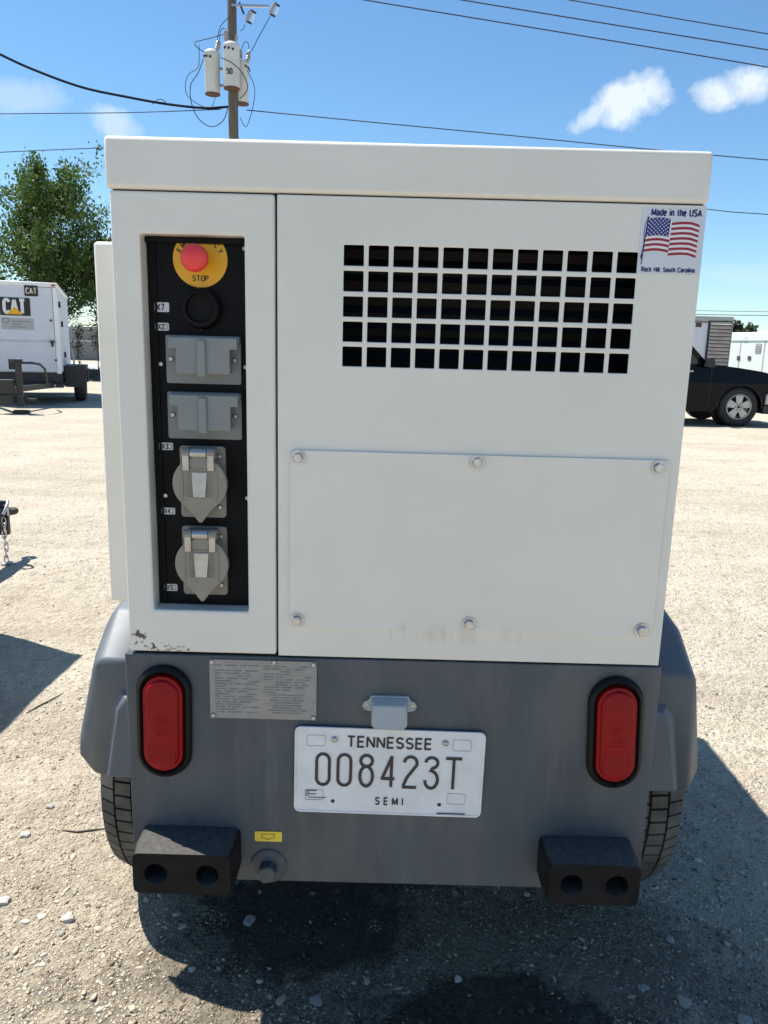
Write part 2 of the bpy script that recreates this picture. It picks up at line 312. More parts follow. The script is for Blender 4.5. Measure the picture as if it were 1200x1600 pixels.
# ------------------------------------------------------------------ mesh helpers
class MB:
    def __init__(s): s.v = []; s.f = []
    def add(s, vs, fs):
        o = len(s.v); s.v += [tuple(v) for v in vs]; s.f += [tuple(i + o for i in f) for f in fs]; return s
    def box(s, x0, x1, y0, y1, z0, z1):
        return s.add([(x0, y0, z0), (x1, y0, z0), (x1, y1, z0), (x0, y1, z0), (x0, y0, z1), (x1, y0, z1), (x1, y1, z1), (x0, y1, z1)],
                     [(0, 3, 2, 1), (4, 5, 6, 7), (0, 1, 5, 4), (1, 2, 6, 5), (2, 3, 7, 6), (3, 0, 4, 7)])
    def loft(s, rings, cap0=True, cap1=True, closed=True):
        n = len(rings[0]); o = len(s.v)
        for r in rings: s.v += [tuple(p) for p in r]
        for i in range(len(rings) - 1):
            for j in range(n if closed else n - 1):
                a = o + i * n + j; b = o + i * n + (j + 1) % n
                s.f.append((a, b, b + n, a + n))
        if cap0: s.f.append(tuple(o + j for j in reversed(range(n))))
        if cap1: s.f.append(tuple(o + (len(rings) - 1) * n + j for j in range(n)))
        return s
    def tube(s, path, r, n=8, caps=True):
        path = [Vector(p) for p in path]; rings = []
        rr = r if isinstance(r, (list, tuple)) else [r] * len(path)
        t0 = (path[1] - path[0]).normalized(); ref = Vector((0, 0, 1)) if abs(t0.z) < .9 else Vector((1, 0, 0))
        u = t0.cross(ref).normalized()
        for i, p in enumerate(path):
            t = (path[min(i + 1, len(path) - 1)] - path[max(i - 1, 0)]).normalized()
            u = (u - t * u.dot(t)).normalized(); w = t.cross(u)
            rings.append([p + (u * math.cos(2 * PI * k / n) + w * math.sin(2 * PI * k / n)) * rr[i] for k in range(n)])
        return s.loft(rings, caps, caps)
    def lathe(s, prof, c, axis='y', n=24, caps=True):     # prof: (radius, along)
        c = Vector(c); rings = []
        for r, a in prof:
            ring = []
            for k in range(n):
                q = 2 * PI * k / n; x, y = r * math.cos(q), r * math.sin(q)
                ring.append(c + (Vector((x, a, y)) if axis == 'y' else Vector((a, x, y)) if axis == 'x' else Vector((x, y, a))))
            rings.append(ring)
        return s.loft(rings, caps, caps)
    def prism(s, poly, d0, d1, holes=(), plane='xz'):
        def P(p, d): return (p[0], d, p[1]) if plane == 'xz' else (d, p[0], p[1]) if plane == 'yz' else (p[0], p[1], d)
        loops = [list(poly)] + [list(h) for h in holes]; allp = [p for l in loops for p in l]; n = len(allp)
        tris = tessellate_polygon([[Vector((p[0], p[1], 0)) for p in l] for l in loops])
        o = len(s.v); s.v += [P(p, d0) for p in allp] + [P(p, d1) for p in allp]
        for tr in tris: s.f.append(tuple(o + i for i in tr)); s.f.append(tuple(o + n + i for i in reversed(tr)))
        k = 0
        for l in loops:
            m_ = len(l)
            for j in range(m_):
                a = o + k + j; b = o + k + (j + 1) % m_; s.f.append((a, b, b + n, a + n))
            k += m_
        return s
    def grid(s, xs, zs, hole, y0, y1):
        vid = {}
        def V(i, j, d):
            if (i, j, d) not in vid: vid[(i, j, d)] = len(s.v); s.v.append((xs[i], (y0, y1)[d], zs[j]))
            return vid[(i, j, d)]
        nx, nz = len(xs) - 1, len(zs) - 1
        solid = lambda i, j: 0 <= i < nx and 0 <= j < nz and not hole(i, j)
        for i in range(nx):
            for j in range(nz):
                if not solid(i, j): continue
                s.f.append((V(i, j, 0), V(i + 1, j, 0), V(i + 1, j + 1, 0), V(i, j + 1, 0)))
                s.f.append((V(i, j, 1), V(i, j + 1, 1), V(i + 1, j + 1, 1), V(i + 1, j, 1)))
                if not solid(i - 1, j): s.f.append((V(i, j, 0), V(i, j + 1, 0), V(i, j + 1, 1), V(i, j, 1)))
                if not solid(i + 1, j): s.f.append((V(i + 1, j, 0), V(i + 1, j, 1), V(i + 1, j + 1, 1), V(i + 1, j + 1, 0)))
                if not solid(i, j - 1): s.f.append((V(i, j, 0), V(i, j, 1), V(i + 1, j, 1), V(i + 1, j, 0)))
                if not solid(i, j + 1): s.f.append((V(i, j + 1, 0), V(i + 1, j + 1, 0), V(i + 1, j + 1, 1), V(i, j + 1, 1)))
        return s
    def ribbon(s, path, w, y0, y1, closed=False):          # flat stroke in the xz plane
        pts = [Vector((p[0], p[1])) for p in path]; n = len(pts); Lp, Rp = [], []
        for i, p in enumerate(pts):
            a = pts[(i - 1) % n] if closed or i else p; b = pts[(i + 1) % n] if closed or i < n - 1 else p
            t1 = (p - a).normalized() if (p - a).length > 1e-9 else (b - p).normalized(); t2 = (b - p).normalized() if (b - p).length > 1e-9 else t1
            t = (t1 + t2).normalized() if (t1 + t2).length > 1e-3 else t1; nn = Vector((-t.y, t.x)); c_ = max(nn.dot(Vector((-t1.y, t1.x))), .72); Lp.append(p + nn * w / 2 / c_); Rp.append(p - nn * w / 2 / c_)
        rings = [[(l.x, y0, l.y), (r.x, y0, r.y), (r.x, y1, r.y), (l.x, y1, l.y)] for l, r in zip(Lp, Rp)]
        if closed: rings.append(rings[0]); return s.loft(rings, False, False)
        return s.loft(rings)

ORIG = {}
def origin_of(o):
    while o is not None and o.name not in ORIG: o = o.parent
    return ORIG[o.name] if o else Vector((0, 0, 0))
def setp(o, label=None, cat=None, group=None, kind=None):
    if label: o['label'] = label
    if cat: o['category'] = cat
    if group: o['group'] = group
    if kind: o['kind'] = kind
    return o
def thing(name, loc, label, cat, group=None, rot=0, local=False):
    o = bpy.data.objects.new(name, None); COL.objects.link(o); o.location = loc; o.rotation_euler = (0, 0, rot); o.empty_display_size = .2
    ORIG[o.name] = Vector((0, 0, 0)) if local else Vector(loc)
    return setp(o, label, cat, group)
def mesh_of(name, mb, material, shift=Vector((0, 0, 0)), smooth=None, recalc=True):
    me = bpy.data.meshes.new(name)
    me.from_pydata([(v[0] - shift[0], v[1] - shift[1], v[2] - shift[2]) for v in mb.v], [], mb.f)
    if recalc:
        bm = bmesh.new(); bm.from_mesh(me); bmesh.ops.recalc_face_normals(bm, faces=bm.faces); bm.to_mesh(me); bm.free()
    me.materials.append(material)
    if smooth is not None:
        me.polygons.foreach_set('use_smooth', [True] * len(me.polygons)); me.set_sharp_from_angle(angle=math.radians(smooth))
    return me
def part(name, mb, material, parent, bevel=0, seg=2, smooth=None, loc=None, mesh=None, label=None, kind=None, rot=None):
    if isinstance(material, str): material = M[material]
    og = origin_of(parent)
    if mesh is None: mesh = mesh_of(name, mb, material, og if loc is None else Vector((0, 0, 0)), smooth if smooth is not None else (30 if bevel else None))
    o = bpy.data.objects.new(name, mesh); COL.objects.link(o); o.parent = parent
    if loc is not None: o.location = Vector(loc) - og
    if rot: o.rotation_euler = rot
    if bevel:
        b = o.modifiers.new('bevel', 'BEVEL'); b.width = bevel; b.segments = seg; b.limit_method = 'ANGLE'; b.angle_limit = math.radians(35)
    if label: o['label'] = label
    if kind: o['kind'] = kind
    return o
def single(name, mb, material, label=None, cat=None, group=None, kind=None, smooth=None, base=(0, 0, 0), bevel=0, recalc=True):
    if isinstance(material, str): material = M[material]
    b = Vector(base); o = bpy.data.objects.new(name, mesh_of(name, mb, material, b, smooth, recalc)); COL.objects.link(o); o.location = b
    if bevel:
        q = o.modifiers.new('bevel', 'BEVEL'); q.width = bevel; q.segments = 2; q.limit_method = 'ANGLE'
    return setp(o, label, cat, group, kind)
def _a(cx, cz, rx_, rz_, a0, a1, n=10): return [(cx + rx_ * math.cos(math.radians(a0 + (a1 - a0) * k / n)), cz + rz_ * math.sin(math.radians(a0 + (a1 - a0) * k / n))) for k in range(n + 1)]
GL = {   # centre lines, cap height 1: (width, [paths])
 'A': (.62, [[(0, 0), (.31, 1), (.62, 0)], [(.11, .33), (.51, .33)]]), 'C': (.56, [_a(.30, .72, .30, .28, 20, 180, 8) + _a(.30, .28, .30, .28, 180, 340, 8)]),
 'E': (.48, [[(.48, 1), (0, 1), (0, 0), (.48, 0)], [(0, .52), (.44, .52)]]), 'T': (.58, [[(0, 1), (.58, 1)], [(.29, 1), (.29, 0)]]),
 'N': (.56, [[(0, 0), (0, 1), (.56, 0), (.56, 1)]]), 'M': (.70, [[(0, 0), (0, 1), (.35, .12), (.70, 1), (.70, 0)]]), 'I': (.0, [[(0, 0), (0, 1)]]),
 'S': (.52, [_a(.26, .755, .25, .245, 25, 270, 12) + _a(.26, .255, .26, .255, 90, -155, 12)]), 'O': (.60, [_a(.30, .70, .30, .30, 0, 180, 8) + _a(.30, .30, .30, .30, 180, 360, 8) + [(.60, .70)]]),
 'P': (.50, [[(0, 0), (0, 1), (.28, 1)] + _a(.28, .76, .22, .24, 90, -90, 8) + [(0, .52)]]), 'R': (.52, [[(0, 0), (0, 1), (.28, 1)] + _a(.28, .76, .22, .24, 90, -90, 8) + [(0, .52)], [(.28, .52), (.52, 0)]]),
 'U': (.54, [[(0, 1), (0, .28)] + _a(.27, .28, .27, .28, 180, 360, 8) + [(.54, 1)]]), 'G': (.58, [_a(.30, .72, .30, .28, 25, 180, 8) + _a(.30, .28, .30, .28, 180, 360, 8) + [(.60, .48), (.34, .48)]]),
 'Y': (.58, [[(0, 1), (.29, .45), (.58, 1)], [(.29, .45), (.29, 0)]]), 'X': (.54, [[(0, 0), (.54, 1)], [(0, 1), (.54, 0)]]), 'H': (.54, [[(0, 0), (0, 1)], [(.54, 0), (.54, 1)], [(0, .52), (.54, .52)]]),
 'a': (.42, [[(.42, 0), (.42, .46)] + _a(.21, .50, .21, .22, 0, 165, 8), [(.42, .42), (.2, .40)] + _a(.18, .20, .18, .20, 90, 270, 8) + [(.42, .14)]]),
 'b': (.42, [[(0, 1), (0, 0)], _a(.21, .36, .21, .36, 0, 360, 16)]), 'c': (.38, [_a(.21, .36, .21, .36, 45, 315, 14)]), 'd': (.42, [[(.42, 1), (.42, 0)], _a(.21, .36, .21, .36, 0, 360, 16)]),
 'e': (.42, [[(0, .38), (.42, .38)] + _a(.21, .38, .21, .34, 0, 180, 8) + _a(.21, .34, .21, .34, 180, 320, 8)]), 'h': (.40, [[(0, 0), (0, 1)], [(0, .42)] + _a(.2, .48, .2, .24, 180, 0, 8) + [(.40, 0)]]),
 'i': (.0, [[(0, 0), (0, .72)], [(0, .9), (0, 1.02)]]), 'k': (.38, [[(0, 0), (0, 1)], [(0, .28), (.36, .72)], [(.12, .40), (.38, 0)]]), 'l': (.0, [[(0, 0), (0, 1)]]),
 'n': (.40, [[(0, 0), (0, .72)], [(0, .42)] + _a(.2, .48, .2, .24, 180, 0, 8) + [(.40, 0)]]), 'o': (.42, [_a(.21, .36, .21, .36, 0, 360, 16)]), 'r': (.24, [[(0, 0), (0, .72)], [(0, .45)] + _a(.2, .5, .2, .2, 180, 75, 6)]),
 't': (.26, [[(.10, .95), (.10, .12), (.26, .02)], [(0, .70), (.26, .70)]]), 'u': (.40, [[(0, .72), (0, .26)] + _a(.2, .26, .2, .26, 180, 360, 8) + [(.40, .72)], [(.40, .3), (.40, 0)]]), ',': (.04, [[(.05, .08), (0, -.14)]]),
 '0': (.46, [_a(.23, .72, .23, .28, 0, 180, 8) + _a(.23, .28, .23, .28, 180, 360, 8) + [(.46, .72)]]), '2': (.46, [_a(.23, .76, .23, .24, 170, -30, 10) + [(0, .04), (0, 0), (.46, 0)]]), '3': (.46, [_a(.22, .77, .21, .23, 160, -80, 10) + _a(.22, .27, .24, .27, 80, -160, 10)]),
 '4': (.48, [[(.36, 0), (.36, 1), (0, .30), (.48, .30)]]), '5': (.46, [[(.42, 1), (.05, 1), (.02, .55)] + _a(.22, .32, .24, .32, 120, -150, 12)]), '7': (.46, [[(0, 1), (.46, 1), (.16, 0)]]), ' ': (.26, [])}
def letters(name, body, h, material, parent, pos, sx=1.0, w=.14, gap=.2, right=Vector((1, 0, 0)), upv=Vector((0, 0, 1)), ext=.0003, arch=None):
    tot = sum(GL[c][0] + gap for c in body) - gap; x = -tot / 2; tmp = MB(); og = None; ly = 0
    for c in body:
        gw, paths = GL[c]
        for pth in paths:
            ly += 1; pp = [((x + p[0]) * h * sx, (p[1] - .5) * h) for p in pth]
            runs = [[pp[0]]]
            for a_, b_, c_ in zip(pp, pp[1:], pp[2:] + [None]):
                runs[-1].append(b_)
                if c_ is None: break
                u1 = Vector((b_[0] - a_[0], b_[1] - a_[1])).normalized(); u2 = Vector((c_[0] - b_[0], c_[1] - b_[1])).normalized()
                if u1.dot(u2) < -.2: runs.append([b_])
            for q_, rn in enumerate(runs): tmp.ribbon(rn, w * h, -ext - ((ly + q_ * 2) % 5) * ext * .1, 0)
        x += gw + gap
    pos = Vector(pos); nrm = right.cross(upv); mb = MB(); mb.f = tmp.f
    mb.v = [tuple(pos + right * v[0] + upv * v[2] - nrm * (v[1])) for v in tmp.v]
    return part(name, mb, material, parent)
def stadium(cx, cz, w, h, n=10, tilt=0, r=None):
    r = min(w, h) / 2 if r is None else r; pts = []
    for (sx_, sz_, a0) in ((1, 1, 0), (-1, 1, PI / 2), (-1, -1, PI), (1, -1, 3 * PI / 2)):
        ccx, ccz = sx_ * (w / 2 - r), sz_ * (h / 2 - r)
        for k in range(n + 1):
            a = a0 + PI / 2 * k / n; pts.append((ccx + r * math.cos(a), ccz + r * math.sin(a)))
    ct, st = math.cos(tilt), math.sin(tilt)
    return [(cx + x * ct - z * st, cz + x * st + z * ct) for x, z in pts]
def circle(cx, cz, r, n=20): return [(cx + r * math.cos(2 * PI * k / n), cz + r * math.sin(2 * PI * k / n)) for k in range(n)]
def ring3(poly, y): return [(p[0], y, p[1]) for p in poly]
def hexbolt(r=.008, h=.007, washer=True, n=6):
    mb = MB()
    if washer: mb.lathe([(r * 1.45, 0), (r * 1.45, -.0015)], (0, 0, 0), 'y', 20)
    q = [(r * math.cos(PI / 3 * k + .3), r * math.sin(PI / 3 * k + .3)) for k in range(6)]
    return mb.loft([ring3(q, -.001), ring3(q, -h * .8), ring3([(a * .85, b * .85) for a, b in q], -h)])
def rivet(r=.004): return MB().lathe([(r, 0), (r, -r * .3), (r * .7, -r * .7), (r * .35, -r * .75), (r * .3, -r * .4)], (0, 0, 0), 'y', 12)

# ------------------------------------------------------------------ ground and far setting
def fade(v): return v * v * (3 - 2 * v)
def vnoise(x, y, seed):
    r = np.random.default_rng(seed).random((256, 256)); xi = np.floor(x).astype(int); yi = np.floor(y).astype(int); fx = fade(x - xi); fy = fade(y - yi)
    g = lambda a, b: r[a % 256, b % 256]
    return (g(xi, yi) * (1 - fx) + g(xi + 1, yi) * fx) * (1 - fy) + (g(xi, yi + 1) * (1 - fx) + g(xi + 1, yi + 1) * fx) * fy - .5
def height(x, y):
    x = np.asarray(x, float); y = np.asarray(y, float)
    h = .030 * vnoise(x * .5 + 40, y * .9 + 40, 1) + .016 * vnoise(x * 2.1 + 9, y * 2.6 + 9, 2) + .009 * vnoise(x * 7 + 5, y * 7 + 5, 3) + .0045 * vnoise(x * 24 + 5, y * 24 + 5, 4)
    far = np.clip((np.hypot(x, y) - 12) / 20, 0, 1); return h * (1 - far)
def axis(lo, hi, c0, c1, fine):
    a = list(np.arange(c0, c1, fine)); s = fine; v = c1
    while v < hi: a.append(v); s *= 1.06; v += s
    a.append(hi); s = fine; v = c0 - fine; pre = []
    while v > lo: pre.append(v); s *= 1.06; v -= s
    return np.array([lo] + pre[::-1] + a)
gx = axis(-900, 900, -1.5, 1.8, .02); gy = axis(-400, 1500, .9, 3.6, .02)
X, Y = np.meshgrid(gx, gy, indexing='ij'); Z = height(X, Y)
nx, ny = X.shape
me = bpy.data.meshes.new('ground')
idx = np.arange(nx * ny).reshape(nx, ny)
quads = np.stack([idx[:-1, :-1], idx[1:, :-1], idx[1:, 1:], idx[:-1, 1:]], -1).reshape(-1, 4)
me.from_pydata(np.stack([X, Y, Z], -1).reshape(-1, 3).tolist(), [], quads.tolist())
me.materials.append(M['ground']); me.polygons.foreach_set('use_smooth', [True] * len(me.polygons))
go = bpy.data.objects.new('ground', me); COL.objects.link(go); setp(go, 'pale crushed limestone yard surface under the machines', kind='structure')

ico_v = []; ph = (1 + 5 ** .5) / 2
for a in (-1, 1):
    for b in (-ph, ph): ico_v += [(0, a, b), (a, b, 0), (b, 0, a)]
ico_v = np.array(ico_v, float) / math.hypot(1, ph)
def ico_faces():
    fs = []; e = 2 / math.hypot(1, ph) * 1.01
    for i in range(12):
        for j in range(i + 1, 12):
            for k in range(j + 1, 12):
                if all(np.linalg.norm(ico_v[p] - ico_v[q]) < e for p, q in ((i, j), (j, k), (i, k))):
                    n = np.cross(ico_v[j] - ico_v[i], ico_v[k] - ico_v[i]); fs.append((i, j, k) if n.dot(ico_v[i]) > 0 else (i, k, j))
    return np.array(fs)
ico_f = ico_faces()
def cloud_mesh(name, verts, faces, tone, material, smooth=False):
    me = bpy.data.meshes.new(name); nv, nf = len(verts), len(faces); k = faces.shape[1]
    me.vertices.add(nv); me.vertices.foreach_set('co', verts.astype(np.float32).ravel())
    me.loops.add(nf * k); me.loops.foreach_set('vertex_index', faces.astype(np.int32).ravel())
    me.polygons.add(nf); me.polygons.foreach_set('loop_start', np.arange(0, nf * k, k, dtype=np.int32)); me.polygons.foreach_set('loop_total', np.full(nf, k, dtype=np.int32))
    at_ = me.attributes.new('tone', 'FLOAT', 'POINT'); at_.data.foreach_set('value', tone.astype(np.float32))
    me.materials.append(material); me.update(calc_edges=True); me.validate()
    return me
oct_v = np.array([(1, 0, 0), (0, 1, 0), (-1, 0, 0), (0, -1, 0), (0, 0, 1), (0, 0, -1)], float)
oct_f = np.array([(0, 1, 4), (1, 2, 4), (2, 3, 4), (3, 0, 4), (1, 0, 5), (2, 1, 5), (3, 2, 5), (0, 3, 5)])
def gravel(n, ymin, ymax, smin, smax, xl, power, bv, bf, yp=1.4):
    y = ymin + (ymax - ymin) * rng.random(n) ** yp
    x = (rng.random(n) - .5) * 2 * (xl + y * .60)
    patch = vnoise(x * 3 + 20, y * 3 + 20, 8) + .5 * vnoise(x * 9 + 20, y * 9 + 20, 9)
    keep = patch + rng.normal(0, .22, n) > -.12; x, y, n = x[keep], y[keep], int(keep.sum())
    s = smin + (smax - smin) * rng.random(n) ** power; k = len(bv)
    V = bv[None] * (1 + .38 * (rng.random((n, k, 1)) - .5) * 2); V = V * np.stack([s * rng.uniform(.7, 1.6, n), s * rng.uniform(.6, 1.1, n), s * rng.uniform(.35, .7, n)], -1)[:, None]
    a = rng.random(n) * 2 * PI; c_, s_ = np.cos(a)[:, None], np.sin(a)[:, None]
    Vx = V[..., 0] * c_ - V[..., 1] * s_; Vy = V[..., 0] * s_ + V[..., 1] * c_; tl = rng.normal(0, .25, (n, 1))
    V = np.stack([Vx + x[:, None], Vy + y[:, None], V[..., 2] + Vx * tl + (height(x, y) + s * .05)[:, None]], -1)
    Fc = bf[None] + (np.arange(n) * k)[:, None, None]
    tone = np.clip(rng.normal(.5, .24, n) + .18 * (rng.random(n) > .9), .12, 1)
    damp_shade = (((x + .17) / .26) ** 2 + ((y - 1.51) / .20) ** 2 + 1.6 * vnoise(x * 14 + 50, y * 14 + 50, 31) < .9) | (((x - .27) / .26) ** 2 + ((y - 1.24) / .13) ** 2 + 1.6 * vnoise(x * 14 + 50, y * 14 + 50, 31) < .9)  # stones on dampened ground, plus under-body shade painted into their tone
    brown = (((x - .1) / .75) ** 2 + ((y - 1.36) / .36) ** 2 < 1) & (x > -.42 + .0 * y); tone = np.where(brown, tone * .55, tone)  # stones within the machine's shadow are toned darker, shade put into their colour
    tone = np.where(damp_shade & (rng.random(n) < .93), tone * .14, tone)
    return V.reshape(-1, 3), Fc.reshape(-1, 3), np.repeat(tone, k)
Vs, Fs, Ts = [], [], []; off = 0
for args in ((90000, 1.12, 2.6, .0010, .0032, .08, 1.6, oct_v, oct_f, 1.2), (50000, 1.12, 5.5, .0018, .0055, .12, 2.2, oct_v, oct_f), (9000, 1.2, 9.0, .003, .0085, .2, 3.0, ico_v, ico_f), (160, 1.25, 7, .008, .013, .2, 2.2, ico_v, ico_f)):
    v, f_, t_ = gravel(*args); Vs.append(v); Fs.append(f_ + off); Ts.append(t_); off += len(v)
gme = cloud_mesh('gravel', np.concatenate(Vs), np.concatenate(Fs), np.concatenate(Ts), M['stones'])
gv = bpy.data.objects.new('gravel', gme); COL.objects.link(gv); setp(gv, 'loose gravel and grit scattered over the yard', 'gravel', kind='stuff')

def stone(x, y, s, material, label, flat=.6):
    v = []; rr = random.Random(int(x * 1e4) + 3)
    bm = bmesh.new(); bmesh.ops.create_icosphere(bm, subdivisions=2, radius=1)
    for q in bm.verts:
        n = q.co.copy(); k = 1 + .16 * math.sin(n.x * 4 + rr.random() * .6 + x * 9) + .12 * math.cos(n.y * 5 + x * 31) + rr.uniform(-.05, .05)
        q.co = Vector((n.x * k * s * 1.15, n.y * k * s, n.z * k * s * flat))
    me = bpy.data.meshes.new('stone'); bm.to_mesh(me); bm.free(); me.materials.append(M[material])
    o = bpy.data.objects.new('stone', me); COL.objects.link(o); o.location = (x, y, float(height(x, y)) + s * flat * .45); o.rotation_euler = (0, 0, rr.random() * 6)
    setp(o, label, 'stone', 'larger loose stones on the gravel')
stone(-.685, 1.483, .013, 'palestone', 'round pale stone on the sunlit gravel, the brightest left of the left bumper', .75)
stone(-.918, 1.775, .011, 'palestone', 'flat white stone on the gravel left of the left tyre')
stone(-.857, 1.533, .013, 'palestone', 'pale stone cut by the left edge of the photo')
stone(-.750, 1.492, .009, 'palestone', 'thin flat pale chip just left of the round pale stone', .35)
stone(-.682, 1.440, .007, 'duststone', 'small grey stone just in front of the round pale stone')
stone(-.376, 1.358, .007, 'palestone', 'small white pebble lying in the shadow below the left bumper')
stone(-.179, 1.290, .009, 'duststone', 'rounded grey stone in the shade near the bottom edge of the photo')
stone(-.109, 1.290, .012, 'duststone', 'flat angular grey stone in the shade right of the rounded grey one', .35)
stone(-.280, 1.493, .012, 'duststone', 'dusty brown stone half hidden in the dark shadow under the skirt', .7)
stone(-.425, 1.475, .008, 'duststone', 'small stone in the shadow right beneath the left rubber bumper')
stone(-.905, 1.895, .009, 'duststone', 'grey brown stone in the sun beside the left tyre')
stone(.18, 1.352, .008, 'palestone', 'pale round pebble on the dark dampened patch right of centre', .8)
stone(.63, 1.30, .013, 'duststone', 'grey stone in the shade at the lower right, beside a chip')
stone(.56, 1.335, .010, 'duststone', 'flat grey chip in the shade left of the lower right stone', .3)
stone(.735, 1.262, .014, 'duststone', 'grey stone nearest the bottom right corner of the photo')
stone(.665, 1.47, .009, 'duststone', 'small grey stone in the shade in front of the right tyre')
def stick(p, label):
    p = [Vector((x, y, float(height(x, y)) + .0015 + dz * .4)) for x, y, dz in p]
    single('twig', MB().tube(p, [.0018, .0026, .0022, .0012][:len(p)], 6), 'bark', label, 'twig', smooth=60, base=p[0])
stick([(-1.235, 2.46, 0), (-1.215, 2.51, .004), (-1.19, 2.55, .006), (-1.17, 2.62, 0)], 'thin dark twig on the sunlit gravel beyond the left fender')
stick([(-.83, 1.80, 0), (-.79, 1.795, .003), (-.755, 1.80, .004), (-.72, 1.815, 0)], 'thin twig on the gravel beside the left tyre')

# road, grass and wall beyond the fence
single('road', MB().box(-120, 120, 36, 50, -.3, .03), 'road', 'pale road running past beyond the fence', kind='structure', base=(0, 36, 0))
def grass_strip():
    n = 26000; x = rng.uniform(-40, 10, n); y = rng.uniform(28.6, 35.8, n); h = rng.uniform(.06, .32, n); a = rng.random(n) * PI
    w = .02; dx, dy = np.cos(a) * w, np.sin(a) * w; lx, ly = rng.normal(0, .06, n), rng.normal(0, .06, n)
    V = np.stack([np.stack([x - dx, y - dy, 0 * x], -1), np.stack([x + dx, y + dy, 0 * x], -1), np.stack([x + lx, y + ly, h], -1)], 1)
    me = cloud_mesh('grass', V.reshape(-1, 3), np.arange(n * 3).reshape(-1, 3), rng.random(n * 3), M['grasscol'])
    o = bpy.data.objects.new('grass', me); COL.objects.link(o); setp(o, 'rough grass growing along the verge behind the fence', 'grass', kind='stuff')
grass_strip()
single('grass_verge', MB().box(-120, 60, 28.3, 36, -.3, .012), 'grasscol', 'green verge between the fence and the road', kind='structure', base=(0, 28.3, 0))
bw = thing('boundary_wall', (-20, 60, 0), 'long grey wall across the road seen through the fence', 'wall')
for i in range(14):
    x0 = -60 + i * 6; part('wall_panel', MB().box(x0 + .02, x0 + 5.98, 60, 60.3, 0, 2.35), 'greywall', bw)
part('coping', MB().box(-60, 24, 59.9, 60.4, 2.352, 2.5), 'concrete', bw)
part('rail', MB().box(-60, 24, 59.85, 59.97, 1.35, 1.55), 'concrete', bw)

# chain link fence
def chain_fence():
    fx0, fx1, fy = -19.5, -6.0, 28.0
    t = thing('chain_link_fence', (fx0, fy, 0), 'galvanised chain link fence with sagging barbed wire behind the far white generator', 'fence')
    pm = mesh_of('post', MB().lathe([(.035, 0), (.035, 1.9), (.02, 1.93)], (0, 0, 0), 'z', 10), M['galv'], smooth=40)
    for i in range(6): part('post', None, 'galv', t, mesh=pm, loc=(fx0 + .8 + i * 2.45, fy, 0))
    part('rail', MB().tube([(fx0, fy, 1.83), (fx1, fy, 1.83)], .026, 8), 'galv', t)
    part('rail', MB().tube([(fx0, fy, .12), (fx1, fy, .12)], .018, 8), 'galv', t)
    part('rail', MB().tube([(fx0, fy, 1.32), (fx1, fy, 1.30)], .013, 8), 'galv', t)
    mb = MB(); s_ = .11; w = .004
    n = int((fx1 - fx0) / s_)
    for i in range(-17, n):
        x = fx0 + i * s_
        for sgn in (1, -1):
            xa, za, xb, zb = (x, .05, x + 1.75, 1.80) if sgn > 0 else (x, 1.80, x + 1.75, .05)
            if xa < fx0: k = (fx0 - xa) / 1.75; za += (zb - za) * k; xa = fx0
            if xb > fx1: k = (xb - fx1) / 1.75; zb -= (zb - za) * k; xb = fx1
            if xb - xa < .05: continue
            mb.add([(xa - w, fy - .005 * sgn, za), (xa + w, fy - .005 * sgn, za), (xb + w, fy - .005 * sgn, zb), (xb - w, fy - .005 * sgn, zb)], [(0, 1, 2, 3)])
    part('wire_mesh', mb, 'galv', t, kind='stuff')
    for k, z in enumerate((1.98, 2.1, 2.24)):
        pts = []
        for i in range(60):
            x = fx0 + (fx1 - fx0) * i / 59; u = (x - fx0 - .8) / 2.45 % 1
            pts.append((x, fy - .1 - k * .03, z - .07 * math.sin(PI * u) * (1 + .8 * math.sin(i * 1.7 + k)) + .02 * math.sin(i * 2.3)))
        part('barbed_wire', MB().tube(pts, .008, 5), 'galv', t)
    return t
chain_fence()

